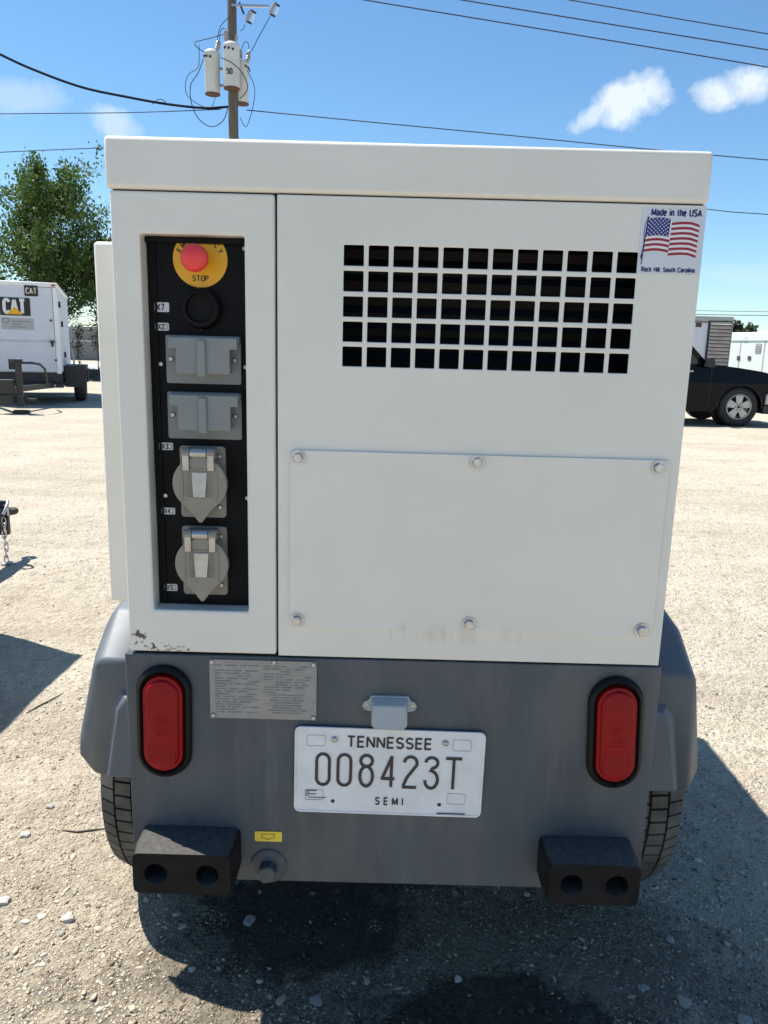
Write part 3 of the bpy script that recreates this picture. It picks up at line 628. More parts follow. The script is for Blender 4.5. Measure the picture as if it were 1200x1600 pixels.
# ------------------------------------------------------------------ trees
def leaves(P, size, tone, spread=0.0):
    n = len(P); d = rng.normal(size=(n, 3)); d /= np.linalg.norm(d, axis=1)[:, None]
    r = rng.normal(size=(n, 3)); u = np.cross(d, r); u /= np.linalg.norm(u, axis=1)[:, None]
    s = size * rng.uniform(.6, 1.35, n)[:, None]
    V = np.stack([P - d * s * .9, P + u * s * .42 - d * s * .1, P + d * s, P - u * s * .42 - d * s * .1], 1)
    return V.reshape(-1, 3), np.arange(n * 4).reshape(-1, 4), np.repeat(np.clip(tone, 0, 1), 4)
def tree(base, h, width, label, seed, nb=46, leaf=.085, perb=150, low=.16, trunkr=.11, matl='leaf', cone=1.0, group=None, name='broadleaf_tree', ascend=.62):
    global rng
    rg = np.random.default_rng(seed); rs = random.Random(seed); keep = rng; rng = rg
    t = thing(name, base, label, 'tree', group)
    B = Vector(base); tr = [B + Vector((rs.uniform(-.05, .05) * h * .3 * k / 6, rs.uniform(-.05, .05) * h * .3 * k / 6, h * .88 * k / 6)) for k in range(7)]
    part('trunk', MB().tube(tr, [trunkr * (1 - .87 * k / 6) for k in range(7)], 8), 'bark', t, smooth=60)
    br = MB(); pts = []; tones = []
    for b in range(nb):
        f = low + (1 - low) * (b + .5) / nb * .97; k = f * 6 * .999; i = min(int(k), 5); p0 = tr[i].lerp(tr[i + 1], k - i)
        prof = (1 - f) ** .55 * (.45 + .9 * f) if cone else 1
        ln = width * .62 * prof * rs.uniform(.7, 1.25) + .25
        az = b * 2.399 + rs.uniform(-.4, .4); el = ascend + rs.uniform(-.25, .25) + .35 * f
        d = Vector((math.cos(az) * math.cos(el), math.sin(az) * math.cos(el), math.sin(el)))
        q = [p0]; dd = d.copy()
        for s_ in range(5):
            dd = (dd + Vector((rs.uniform(-.16, .16), rs.uniform(-.16, .16), rs.uniform(-.02, .14)))).normalized(); q.append(q[-1] + dd * ln / 5)
        br.tube(q, [trunkr * .32 * (1 - f * .6) * (1 - .17 * s_) for s_ in range(6)], 5)
        nsub = 7
        for sb in range(nsub):
            u = rs.uniform(.25, 1) * 5 * .999; ii = min(int(u), 4); s0 = q[ii].lerp(q[ii + 1], u - ii)
            e = (dd + Vector((rs.gauss(0, .7), rs.gauss(0, .7), rs.gauss(.15, .5)))).normalized() * rs.uniform(.25, .6) * (.35 + .5 * ln) * .75
            m_ = perb // nsub; w = rg.random(m_)[:, None]
            pp = np.array(s0)[None] + np.array(e)[None] * w + rg.normal(0, .05 + .035 * ln, (m_, 3))
            pts.append(pp); tones.append(rg.normal(.45, .16, m_) + rs.uniform(-.15, .2))
    part('limbs', br, 'bark', t, smooth=60)
    V, Fc, T = leaves(np.concatenate(pts), leaf, np.concatenate(tones)); V = V - np.array(B)
    me = cloud_mesh('crown', V, Fc, T, M[matl]); o = bpy.data.objects.new('crown', me); COL.objects.link(o); o.parent = t
    rng = keep
    return t
tree((-12.5, 29.5, 0), 7.0, 8.4, 'tall ragged green tree behind the far white generator, its top free against the sky', 11, nb=62, perb=300, leaf=.085, low=.26, cone=1)
tree((-16.1, 30.2, 0), 6.3, 7.5, 'leafy tree cut by the left edge of the photo', 23, nb=50, perb=190, leaf=.085, low=.26)
tree((-10.9, 31.2, 0), 4.8, 5.6, 'lower dark tree against the left side of the nearest machine', 31, nb=46, perb=260, leaf=.085, low=.40, trunkr=.09)
tree((-13.1, 31.5, 0), 4.6, 6.0, 'low dark tree filling the gap behind the tall ragged tree', 37, nb=40, perb=180, leaf=.085, low=.45, trunkr=.09)
tree((-10.25, 27.4, 0), 2.5, 1.1, 'thin young shrub with bare stems in front of the chain link fence', 41, nb=12, perb=40, leaf=.05, low=.3, trunkr=.025, matl='leaf2', name='young_shrub', ascend=1.1)
tree((-10.85, 27.2, 0), 1.9, .9, 'short sparse shrub left of the thin young shrub at the fence', 43, nb=10, perb=36, leaf=.05, low=.25, trunkr=.02, matl='leaf2', name='young_shrub', ascend=1.1)
tree((20.6, 46, 0), 3.15, 3.0, 'small bushy tree showing over the white enclosures at the right', 51, nb=34, perb=130, leaf=.13, low=.15, matl='leaf2')
# low weeds and litter strip at the fence foot
single('soil_bank', MB().prism([(26.9, -.1), (27.3, .16), (27.7, .34), (28.3, .36), (28.9, -.1)], -19, -6, plane='yz'), 'darksoil', 'dark weedy soil bank at the foot of the fence', kind='structure')

# ------------------------------------------------------------------ utility pole, transformers, lines
PY = 24.0
pbase = Vector((-4.66, PY, 0))
pole = thing('utility_pole', pbase, 'tall weathered timber utility pole carrying three transformers', 'utility pole')
part('shaft', MB().tube([pbase, pbase + Vector((-.02, 0, 6)), pbase + Vector((-.02, 0, 12.4))], [.165, .15, .125], 16), 'pole', pole, smooth=60)
ca = at(372, -95, PY)
part('crossarm', MB().box(ca.x - 1.3, ca.x + 1.5, PY - .23, PY - .13, ca.z - .06, ca.z + .07), 'pole', pole)
for k in (-1.15, .2, 1.35): part('insulator', MB().lathe([(.05, 0), (.08, .05), (.05, .08), (.08, .13), (.04, .2)], (ca.x + k, PY - .18, ca.z + .071), 'z', 12), 'ceramic', pole, smooth=40)
a0, a1 = at(362, 9, PY - .2), at(420, 12, PY - .2)
part('standoff_bracket', MB().box(a0.x, a1.x, PY - .26, PY - .19, a0.z - .03, a0.z + .03), 'steel', pole)
part('brace', MB().tube([at(374, 4, PY - .22), at(381, 22, PY - .22)], .03, 6), 'blackframe', pole)
for (x0, y0) in ((387, 16), (424, 5)):                                  # fused cutouts
    c = part('fuse_cutout', MB().tube([at(x0 + 5, y0 + 1, PY - .35), at(x0 - 2, y0 + 17, PY - .35)], .055, 8), 'ceramic', pole, smooth=50)
    part('fuse_tube', MB().tube([at(x0 + 11, y0 + 6, PY - .38), at(x0 + 6, y0 + 19, PY - .38)], .022, 6), 'flagwhite', c)
    part('clamp', MB().tube([at(x0 + 5, y0, PY - .36), at(x0 + 13, y0 + 5, PY - .36)], .03, 6), 'blackframe', c)
    part('clamp', MB().tube([at(x0 - 2, y0 + 17, PY - .36), at(x0 + 6, y0 + 21, PY - .36)], .03, 6), 'blackframe', c)
def transformer(p, bottom, r, label, bolts, side):
    t = thing('pole_transformer', (p.x, p.y, bottom), label, 'transformer', 'grey can transformers on the utility pole')
    h = p.z - bottom
    part('tank', MB().lathe([(r * .90, 0), (r * .93, .015), (r * .94, .05), (r * .95, .06), (r, h * .85), (r * 1.03, h * .87), (r * 1.03, h * .90), (r * .98, h * .92), (r * .72, h * .97), (r * .2, h)], (p.x, p.y, bottom), 'z', 28), 'xfmr', t, smooth=35)
    part('base_rim', MB().lathe([(r * .85, -.004), (r * .96, -.004), (r * .96, .022)], (p.x, p.y, bottom), 'z', 28, caps=True), 'rust', t)
    for (dx, dz, rr, hh, lean) in bolts:
        q = Vector((p.x + dx, p.y - .05, p.z + dz)); prof = [(rr * .5, -.06), (rr * .6, 0), (rr, .03), (rr * .75, .06), (rr, .09), (rr * .75, .12), (rr * .95, .15), (rr * .6, hh), (rr * .25, hh + .03)]
        b = part('bushing', MB().lathe(prof, (0, 0, 0), 'z', 14), 'ceramic', t, smooth=45, loc=q, rot=(0, lean, 0))
    for k in range(3):
        a = side + k * .5; q = Vector((p.x + r * math.sin(a) * 1.02, p.y - r * math.cos(a) * 1.02, p.z - .22 - .02 * k))
        part('terminal', MB().lathe([(.03, .06), (.035, 0), (.02, -.05)], q, 'y', 8), 'blackframe', t)
    part('bracket', MB().box(min(p.x, pbase.x), max(p.x, pbase.x) + .02, p.y + r * .55, p.y + r * .55 + .05, p.z - .5, p.z - .42), 'steel', t)
    part('bracket', MB().box(min(p.x, pbase.x), max(p.x, pbase.x) + .02, p.y + r * .55, p.y + r * .55 + .05, bottom + .25, bottom + .33), 'steel', t)
    return t
tA = at(331, 77, PY - .15); transformer(tA, at(331, 148, PY - .15).z, .225, 'leftmost grey can transformer hanging lower on the pole', [(.16, -.02, .085, .22, .2)], -1.0)
tB = at(361, 65, PY - .42); tBt = transformer(tB, at(361, 139, PY - .42).z, .235, 'middle grey can transformer in front of the pole', [(-.12, 0, .075, .24, -.1), (.16, .0, .04, .14, .1)], -.6)
letters('number', '50', .13, 'ink', tBt, tB + Vector((-.01, -.2387, -.83)), ext=.001, w=.22)
tC = at(377, 93, PY + .2); transformer(tC, at(377, 163, PY + .2).z, .215, 'partly hidden grey can transformer right of the pole', [(-.02, 0, .075, .24, 0), (.2, -.04, .075, .24, .15)], .8)

def wirepts(pix, Y, n=10, Yend=None):
    out = []
    for i in range(len(pix) - 1):
        for k in range(n):
            u = k / n; out.append(None)
    P3 = []
    m_ = len(pix)
    for i, p in enumerate(pix):
        yy = Y if Yend is None else Y + (Yend - Y) * i / (m_ - 1)
        P3.append(at(p[0], p[1], yy))
    # Catmull-Rom
    res = []
    for i in range(m_ - 1):
        p0 = P3[max(i - 1, 0)]; p1 = P3[i]; p2 = P3[i + 1]; p3 = P3[min(i + 2, m_ - 1)]
        for k in range(n):
            t = k / n; res.append(.5 * ((2 * p1) + (p2 - p0) * t + (2 * p0 - 5 * p1 + 4 * p2 - p3) * t * t + (3 * p1 - p0 - 3 * p2 + p3) * t ** 3))
    res.append(P3[-1]); return res
def line(pix, Y, r, label, name='power_line', mt='wire', group=None, Yend=None, n=8):
    pts = wirepts(pix, Y, n, Yend); single(name, MB().tube(pts, r, 5), mt, label, 'wire', group, base=pts[0])
G1 = 'power lines crossing the sky'
line([(367, -36), (570, 0), (885, 52), (1200, 105), (1600, 174)], PY - .2, .017, 'lowest of the three parallel wires crossing the top right sky', group=G1)
line([(367, -60), (722, 0), (960, 39), (1200, 78), (1600, 145)], PY - .2, .017, 'middle of the three parallel wires crossing the top right sky', group=G1)
line([(367, -90), (890, 0), (1045, 27), (1200, 53), (1600, 120)], PY - .2, .015, 'topmost wire at the upper right corner of the photo', group=G1)
line([(385, 172), (560, 189), (780, 210), (980, 230), (1200, 250), (1600, 282)], PY, .015, 'wire running from the pole to the right just above the machine roof', group=G1)
line([(-400, 183), (0, 178), (200, 176), (345, 171)], PY, .013, 'thin nearly level wire running left from the pole', group=G1)
line([(367, 222), (700, 274), (950, 308), (1115, 328), (1200, 335), (1600, 360)], PY, .013, 'wire passing behind the machine and out past the flag sticker', group=G1)
line([(-400, 258), (0, 238), (160, 231), (367, 222)], PY, .013, 'lowest wire at the left, just above the trees', group=G1)
line([(-400, -120), (-150, 10), (0, 85), (60, 112), (130, 137), (200, 152), (262, 163), (320, 169), (356, 167)], PY, .036, 'thick black twisted cable sagging in from the upper left to the pole', 'power_cable', 'cable')
line([(900, 487), (1080, 491), (1200, 493), (1500, 496)], 70, .03, 'faint thin wire low over the white enclosures at the right', group=G1)
line([(900, 481), (1080, 485), (1200, 487), (1500, 488)], 74, .022, 'upper of the two faint wires low over the white enclosures', group=G1)
G2 = 'jumper leads looping round the transformers'
line([(318, 92), (309, 115), (298, 133), (299, 160), (310, 185), (330, 198), (349, 188), (357, 165)], PY - .45, .013, 'large hanging loop of lead under the left transformer', 'jumper_lead', group=G2)
line([(311, 70), (310, 104), (296, 115), (290, 130), (292, 148), (305, 160), (320, 168)], PY - .4, .010, 'thin outer loop of lead left of the left transformer', 'jumper_lead', group=G2)
line([(360, 25), (345, 40), (340, 60), (343, 68)], PY - .4, .010, 'short lead rising from the left transformer bushing to the pole', 'jumper_lead', group=G2)
line([(383, 37), (381, 44), (375, 49)], PY - .4, .010, 'short lead from the lower fuse to the pole', 'jumper_lead', group=G2)
line([(422, 26), (414, 40), (402, 62), (393, 80)], PY - .35, .011, 'long slanting lead from the upper fuse to the right transformer', 'jumper_lead', group=G2)
line([(386, 110), (396, 130), (398, 150), (392, 180), (384, 198), (375, 184)], PY - .1, .010, 'pointed hanging loop of lead at the right of the pole', 'jumper_lead', group=G2)
line([(345, 90), (362, 98), (377, 112), (386, 130), (385, 143), (375, 154)], PY - .75, .013, 'dark lead wrapping across the middle transformer', 'jumper_lead', group=G2)
line([(304, 66), (315, 63), (335, 58), (350, 54), (366, 56)], PY - .4, .012, 'lead running over the left transformer towards the pole', 'jumper_lead', group=G2)
line([(304, 68), (309, 75), (320, 82)], PY - .4, .012, 'short lead stub at the upper left of the left transformer', 'jumper_lead', group=G2)
line([(343, 62), (344, 50), (349, 44), (354, 50)], PY - .5, .010, 'small arched lead over the middle transformer bushing', 'jumper_lead', group=G2)
line([(378, 76), (381, 67), (387, 66), (389, 76)], PY + .1, .010, 'small arched lead over the right transformer bushings', 'jumper_lead', group=G2)
line([(238, 163), (246, 156), (254, 156), (262, 164)], PY, .012, 'small kinked loop of wire standing on the thick cable', 'jumper_lead', group=G2)
line([(337, 150), (333, 163), (330, 170)], PY - .2, .008, 'short tail of lead hanging below the left transformer', 'jumper_lead', group=G2)

# ------------------------------------------------------------------ far white generator trailer on the left
def far_generator():
    t = thing('generator_trailer', (-7.50, 15.72, 0), 'big white generator trailer with black skirt and logo boards at the far left', 'generator', rot=math.radians(20), local=True)
    w = .80; z0, z1 = .66, 2.45
    X_ = lambda px: .8 - (88 - px) / 84; Zf = lambda py: EYE + (531.5 - py) / 74.5
    part('enclosure', MB().box(-w, w, .01, 4.6, z0, z1 - .09), 'whitegen', t, bevel=.02)
    part('roof', MB().box(-w - .015, w + .015, -.01, 4.62, z1 - .088, z1), 'whitebright', t, bevel=.02)
    part('front_panel', MB().box(-w + .03, w - .10, -.012, .009, Zf(529) + .012, z1 - .10), 'whitegen', t, bevel=.006)
    d = part('door', MB().box(-w + .03, w - .09, -.014, .009, z0 + .02, Zf(530) - .012), 'whitegen', t, bevel=.006)
    part('handle', MB().prism([(X_(73) - .01, Zf(529)), (X_(78) + .02, Zf(529)), (X_(78), Zf(533)), (X_(77), Zf(538)), (X_(74) + .01, Zf(538)), (X_(74), Zf(533))], -.06, -.0145), 'ink', d)
    part('corner_post', MB().box(w - .085, w + .002, -.02, .06, z0 - .02, z1 - .09), 'whitebright', t, bevel=.01)
    part('corner_lamp', MB().box(w - .09, w - .03, -.035, -.01, z1 - .075, z1 - .03), 'orange', t)
    for (px, py) in ((76, 499), (80, 558)): part('latch', MB().lathe([(.022, 0), (.022, -.02)], (X_(px), -.0145, Zf(py)), 'y', 12), 'ink', t)
    for k, z in enumerate((1.98, 1.60, .95)): part('side_hinge', MB().box(w + .001, w + .04, .25 + .6 * k, .33 + .6 * k, z, z + .12), 'ink', t)
    # large logo board
    x0, x1 = X_(0) - .02, X_(45); za, zb = Zf(467.5), Zf(493.5)
    board = part('logo_board', MB().prism(stadium((x0 + x1) / 2, (za + zb) / 2, x1 - x0, za - zb, 4, 0, .02), -.022, -.0125), 'ink', t)
    cx = (x0 + x1) / 2 - .01
    letters('lettering', 'CAT', .255, 'flagwhite', board, (cx, -.0225, (za + zb) / 2 + .004), sx=.62, w=.23, gap=.30, ext=.001)
    part('triangle', MB().prism([(cx - .15, zb + .025), (cx + .15, zb + .025), (cx, (za + zb) / 2 - .005)], -.0275, -.0255), 'yellow', board)
    x0, x1 = X_(37.5), X_(58.5); za2, zb2 = Zf(449), Zf(464.5)
    b2 = part('small_logo_board', MB().prism(stadium((x0 + x1) / 2, (za2 + zb2) / 2, x1 - x0, za2 - zb2, 4, 0, .015), -.022, -.0125), 'ink', t)
    letters('lettering', 'CAT', .105, 'louv', b2, ((x0 + x1) / 2, -.0225, (za2 + zb2) / 2), sx=.72, w=.24, gap=.34, ext=.001)
    s_ = part('grey_sticker', MB().box(X_(-1), X_(49), -.016, -.0125, Zf(514), Zf(497)), 'plateline', t)
    for k, (a, b) in enumerate(((15, 45), (16, 30), (13, 35))): part('print_line', MB().box(X_(a), X_(b), -.0175, -.0162, Zf(502.5 + 4 * k), Zf(501.5 + 4 * k)), 'dataink', s_)
    part('emblem', MB().prism(stadium(X_(6), Zf(501), .13, .10, 6), -.0175, -.0162, holes=[stadium(X_(6), Zf(501), .10, .07, 6)]), 'dataink', s_)
    # frame, drawbar and jack
    part('skirt', MB().box(-w + .01, w - .01, .0, 4.5, .44, z0 - .002), 'blackframe', t)
    part('frame_rail', MB().box(-w - .02, w + .02, -.12, 4.4, .36, .44), 'blackframe', t)
    for px in (45, 70): part('reflector_label', MB().box(X_(px), X_(px + 8), -.125, -.121, .39, .425), 'label', t)
    part('drawbar', MB().add([(-.66, -.1, .36), (-.58, -.1, .36), (.06, -2.0, .36), (-.04, -2.0, .36), (-.66, -.1, .46), (-.58, -.1, .46), (.06, -2.0, .46), (-.04, -2.0, .46)], [(0, 1, 2, 3), (4, 7, 6, 5), (0, 4, 5, 1), (1, 5, 6, 2), (2, 6, 7, 3), (3, 7, 4, 0)]), 'blackframe', t)
    part('drawbar', MB().add([(.66, -.1, .36), (.58, -.1, .36), (-.06, -2.0, .36), (.04, -2.0, .36), (.66, -.1, .46), (.58, -.1, .46), (-.06, -2.0, .46), (.04, -2.0, .46)], [(0, 1, 2, 3), (4, 7, 6, 5), (0, 4, 5, 1), (1, 5, 6, 2), (2, 6, 7, 3), (3, 7, 4, 0)]), 'blackframe', t)
    part('coupler_box', MB().box(-.18, .09, -2.12, -1.9, .34, .60), 'olivesteel', t, bevel=.01)
    part('coupler_box', MB().box(-.16, .07, -2.14, -1.92, .16, .335), 'olivesteel', t, bevel=.01)
    j = part('jack', MB().box(.13, .235, -2.04, -1.92, .12, .93), 'olivesteel', t, bevel=.01)
    part('foot', MB().box(.05, .32, -2.10, -1.86, .0, .05), 'olivesteel', j, bevel=.01)
    part('jack_head', MB().box(.03, .26, -2.06, -1.90, .93, .96), 'blackframe', j)
    part('gear_box', MB().box(.03, .125, -2.03, -1.93, .78, .925), 'blackframe', j)
    part('crank', MB().tube([(.235, -1.98, .90), (.33, -1.98, .90)], .022, 8), 'blackframe', j)
    part('leg', MB().tube([(-.24, -2.02, .02), (-.22, -2.02, .2), (-.25, -2.02, .46)], [.02, .035, .05], 8), 'olivesteel', t, smooth=50)
    part('hose', MB().tube([(.33, -1.98, .90), (.42, -1.9, .895), (.52, -1.7, .87), (.585, -1.5, .78), (.595, -1.3, .55), (.60, -1.2, .44)], .022, 8), 'blackframe', t, smooth=60)
    part('hitch_lever', MB().tube([(.24, -1.98, .27), (.36, -2.0, .24), (.44, -2.0, .25), (.46, -2.0, .19)], .025, 8), 'olivesteel', t, smooth=60)
    ch = []
    for i in range(10): ch.append((-.28 - .02 * math.sin(i), -2.0, .45 - i * .035))
    part('safety_chain', MB().tube(ch, .018, 5), 'olivesteel', t)
    # fender and wheels
    for k in (0, 1):
        y0 = 1.35 + .85 * k
        for sx in (1, -1):
            if k == 0: part('fender', MB().prism([(y0 - .55, .36), (y0 - .52, .78), (y0 + 1.32, .78), (y0 + 1.38, .36), (y0 + 1.30, .36), (y0 + 1.25, .70), (y0 - .45, .70), (y0 - .47, .36)], sx * w, sx * (w + .46), plane='yz'), 'blackframe', t, bevel=.01)
            if k == 0: part('mud_flap', MB().box(min(sx * (w + .02), sx * (w + .45)), max(sx * (w + .02), sx * (w + .45)), y0 - .56, y0 - .553, .33, .79), 'blackframe', t)
            xc = sx * (w + .30)
            wl = part('wheel', MB().lathe([(.19, -.1), (.33, -.12), (.37, -.09), (.385, -.05), (.385, .05), (.37, .09), (.33, .12), (.19, .1)], (xc, y0, .385), 'x', 32), 'blacktyre', t, smooth=40)
            part('rim', MB().lathe([(.19, -.095), (.06, -.05), (.06, .05), (.19, .095)], (xc, y0, .385), 'x', 24), 'frame2', wl, smooth=40)
    return t
far_generator()

# ------------------------------------------------------------------ neighbour machine just left of the frame
def neighbour():
    t = thing('towable_machine', (-2.22, 2.4, 0), 'white machine parked at the left, only its drawbar end, chain and shadow in the photo', 'trailer')
    xa, xb, ya, yb = -2.55, -1.895, 1.75, 3.33
    part('enclosure', MB().box(xa, xb, ya, yb, .72, 1.38), 'whitebright', t, bevel=.012)
    part('roof', MB().box(xa - .005, xb + .005, ya - .005, yb + .005, 1.382, 1.45), 'whitebright', t, bevel=.01)
    part('chassis', MB().box(xa + .01, xb - .01, ya, yb, .34, .718), 'slate', t, bevel=.006)
    for sx in (-1, 1):
        xc = -2.222 + sx * .43
        part('fender', MB().prism([(2.05, .40), (2.12, .60), (2.25, .68), (2.65, .68), (2.78, .60), (2.85, .40), (2.83, .40), (2.76, .58), (2.64, .66), (2.26, .66), (2.14, .58), (2.07, .40)], xc - .10, xc + .10, plane='yz'), 'fender', t)
        wl = part('wheel', MB().lathe([(.17, -.08), (.27, -.09), (.30, -.06), (.305, -.04), (.305, .04), (.30, .06), (.27, .09), (.17, .08)], (xc, 2.45, .305), 'x', 32), 'tyre', t, smooth=40)
        part('rim', MB().lathe([(.17, -.075), (.05, -.04), (.05, .04), (.17, .075)], (xc, 2.45, .305), 'x', 24), 'frame2', wl, smooth=40)
    hx = -2.215
    part('drawbar', MB().box(hx - .035, hx + .035, 3.332, 4.26, .24, .33), 'blackframe', t, bevel=.004)
    pl = part('hitch_plate', MB().prism(stadium(hx, .275, .11, .20, 5, 0, .012), 4.262, 4.285, holes=[circle(hx - .035, .35, .008, 8), circle(hx + .035, .35, .008, 8), circle(hx - .035, .2, .008, 8), circle(hx + .035, .2, .008, 8)]), 'blackframe', t)
    part('shackle', MB().tube([(hx + .06, 4.20, .31), (hx + .075, 4.23, .36), (hx + .062, 4.26, .375), (hx + .05, 4.27, .34), (hx + .05, 4.27, .29)], .009, 8), 'steel', t, smooth=60)
    part('lunette_neck', MB().tube([(hx, 4.286, .30), (hx, 4.35, .295), (hx, 4.39, .285)], [.036, .028, .022], 10), 'olivesteel', t, smooth=60)
    part('lunette_ring', MB().tube([(hx + .024 * math.sin(q), 4.413 - .026 * math.cos(q), .285) for q in [2 * PI * k / 16 for k in range(17)]], .019, 10), 'olivesteel', t, smooth=60)
    part('bolt', MB().lathe([(.012, 0), (.012, .03)], (hx + .02, 4.286, .235), 'y', 6), 'steel', t)
    # safety chain as single links
    link = MB(); pts = [(.010 * math.cos(q), 0, .021 * math.sin(q) + (.006 if math.sin(q) > 0 else -.006)) for q in [2 * PI * k / 12 for k in range(13)]]; link.tube(pts, .0042, 6)
    lm = mesh_of('chain_link', link, M['steel'], smooth=60)
    for i in range(11):
        part('chain_link', None, 'steel', t, mesh=lm, loc=(hx + .062 + .003 * math.sin(i * 2), 4.20, .27 - i * .037 if i < 7 else .27 - 6.6 * .037), rot=(0 if i < 7 else 1.3, 0, PI / 2 * (i % 2) + .4))
    return t
neighbour()

# ------------------------------------------------------------------ pickup on the right
def pickup():
    t = thing('pickup_truck', (6.88, 15.0, 0), 'black pickup truck with silver alloy wheels parked behind the machine at the right', 'pickup truck', local=True)
    # local: x = 0 at front axle, heading +x, near side at y=0, width 1.95
    def arch(cx, r=.43, n=12): return [(cx + r * math.cos(PI * k / n), .38 + r * math.sin(PI * k / n)) for k in range(n + 1)]
    low = [(.93, .66), (.93, .72), (.90, .82), (.86, .93), (.70, 1.00), (.35, 1.075), (-.10, 1.135), (-.40, 1.165), (-.60, 1.17), (-.75, 1.13), (-3.00, 1.12), (-3.05, 1.14), (-4.68, 1.14), (-4.74, 1.10), (-4.74, .45), (-4.1, .42)]
    side = low + list(reversed(arch(-3.62))) + [(-3.15, .30), (-.55, .28), (-.46, .34)] + list(reversed(arch(0))) + [(.46, .66)]
    cut = .835
    lowside = [(.90, cut)] + [(.93, .72), (.93, .66)] + [(.46, .66)] + arch(0) + [(-.46, .34), (-.55, .28), (-3.15, .30)] + arch(-3.62) + [(-4.1, .42), (-4.74, .45), (-4.74, cut)]
    upside = [(x, z) for x, z in low if z > cut] + [(-4.74, cut + .001), (.895, cut + .001)]
    for y0, y1, sg in ((0.0, .16, 1), (1.95, 1.79, -1)):
        part('body_side', MB().prism(lowside, y0, y1, plane='xz'), 'carpaint', t)
        part('arch_lip', MB().tube([(x, y0 + sg * .004, z) for x, z in arch(0, .432, 20)], .012, 6), 'blackframe', t, smooth=60)
        ub = MB().prism(upside, y0, y1, plane='xz')
        ub.v = [(v[0], v[1] + sg * (max(v[2] - cut, 0) * .09 if abs(v[1] - y0) < 1e-6 else 0), v[2]) for v in ub.v]
        part('body_shoulder', ub, 'carpaint', t)
    part('body_core', MB().prism([(.90, .42), (.86, .86), (.68, .99), (.35, 1.07), (-.10, 1.13), (-.40, 1.162), (-.60, 1.165), (-2.98, 1.11), (-2.98, .40)], .14, 1.81, plane='xz'), 'carpaint', t, bevel=.02)
    part('bed_floor', MB().box(-4.7, -2.98, .15, 1.80, .70, .74), 'blackframe', t)
    part('tailgate', MB().box(-4.73, -4.68, .16, 1.79, .70, 1.12), 'carpaint', t, bevel=.01)
    # cab greenhouse
    cab = [(-.62, 1.16), (-1.20, 1.72), (-1.35, 1.76), (-2.55, 1.76), (-2.85, 1.70), (-2.98, 1.12)]
    gl_f = [(-.80, 1.19), (-1.24, 1.665), (-1.84, 1.68), (-1.84, 1.18)]; gl_b = [(-1.93, 1.18), (-1.93, 1.68), (-2.50, 1.67), (-2.70, 1.18)]
    for y0, y1 in ((.10, .14), (1.81, 1.85)): part('cab_side', MB().prism(cab, y0, y1, holes=[gl_f, gl_b], plane='xz'), 'carpaint', t, bevel=.006)
    part('cab_roof', MB().add([(-1.20, .14, 1.70), (-1.35, .14, 1.745), (-2.55, .14, 1.745), (-2.85, .14, 1.69), (-1.20, 1.81, 1.70), (-1.35, 1.81, 1.745), (-2.55, 1.81, 1.745), (-2.85, 1.81, 1.69), (-1.35, .14, 1.70), (-2.55, .14, 1.70), (-1.35, 1.81, 1.70), (-2.55, 1.81, 1.70)], [(0, 4, 5, 1), (1, 5, 6, 2), (2, 6, 7, 3), (0, 8, 10, 4), (8, 9, 11, 10), (9, 3, 7, 11)]), 'carpaint', t)
    part('windshield', MB().add([(-.66, .16, 1.165), (-1.19, .2, 1.70), (-1.19, 1.75, 1.70), (-.66, 1.79, 1.165)], [(0, 1, 2, 3)]), 'glass', t)
    part('rear_glass', MB().add([(-2.94, .16, 1.15), (-2.84, .2, 1.68), (-2.84, 1.75, 1.68), (-2.94, 1.79, 1.15)], [(0, 1, 2, 3)]), 'glass', t)
    for y0 in (.115, 1.83):
        part('side_glass', MB().prism(gl_f, y0, y0 + .006, plane='xz'), 'glass', t); part('side_glass', MB().prism(gl_b, y0, y0 + .006, plane='xz'), 'glass', t)
    part('door_seam', MB().box(-.622, -.614, -.0015, .001, .42, 1.12), 'ink', t)
    part('door_seam', MB().box(-1.90, -1.892, -.0015, .001, .42, 1.10), 'ink', t)
    part('body_moulding', MB().box(-1.88, -.63, -.012, -.002, .60, .66), 'carpaint', t, bevel=.004)
    part('body_moulding', MB().box(-.60, -.46, -.012, -.002, .60, .66), 'carpaint', t, bevel=.004)
    part('door_handle', MB().box(-1.16, -.98, -.03, -.005, 1.03, 1.07), 'frame2', t, bevel=.008)
    mi = part('mirror', MB().loft([[(-.78, .02, 1.14), (-.62, .02, 1.14), (-.65, .02, 1.30), (-.74, .02, 1.30)], [(-.78, -.16, 1.13), (-.61, -.16, 1.13), (-.65, -.16, 1.31), (-.75, -.16, 1.32)]]), 'blackframe', t, bevel=.015)
    part('cowl', MB().box(-.60, -.40, .30, 1.6, 1.166, 1.185), 'frame2', t)
    part('bumper', MB().prism([(.49, .44), (.49, .652), (.97, .652), (1.02, .58), (1.0, .44)], -.01, 1.96, plane='xz'), 'alloy', t, bevel=.02)
    part('bumper_valance', MB().box(.47, .92, .02, 1.93, .26, .438), 'blackframe', t, bevel=.02)
    part('headlight', MB().box(.72, .90, -.004, .30, .80, .95), 'frame2', t, bevel=.02)
    part('bumper', MB().box(-4.90, -4.745, .05, 1.90, .48, .66), 'alloy', t, bevel=.02, label='chrome rear bumper')
    part('arch_liner', MB().lathe([(.425, 0.17), (.425, .4), (.1, .4)], (0, 0, .38), 'y', 32, caps=False), 'blackin', t)
    part('arch_liner', MB().lathe([(.425, 0.17), (.425, .4), (.1, .4)], (-3.62, 0, .38), 'y', 32, caps=False), 'blackin', t)
    R = .385
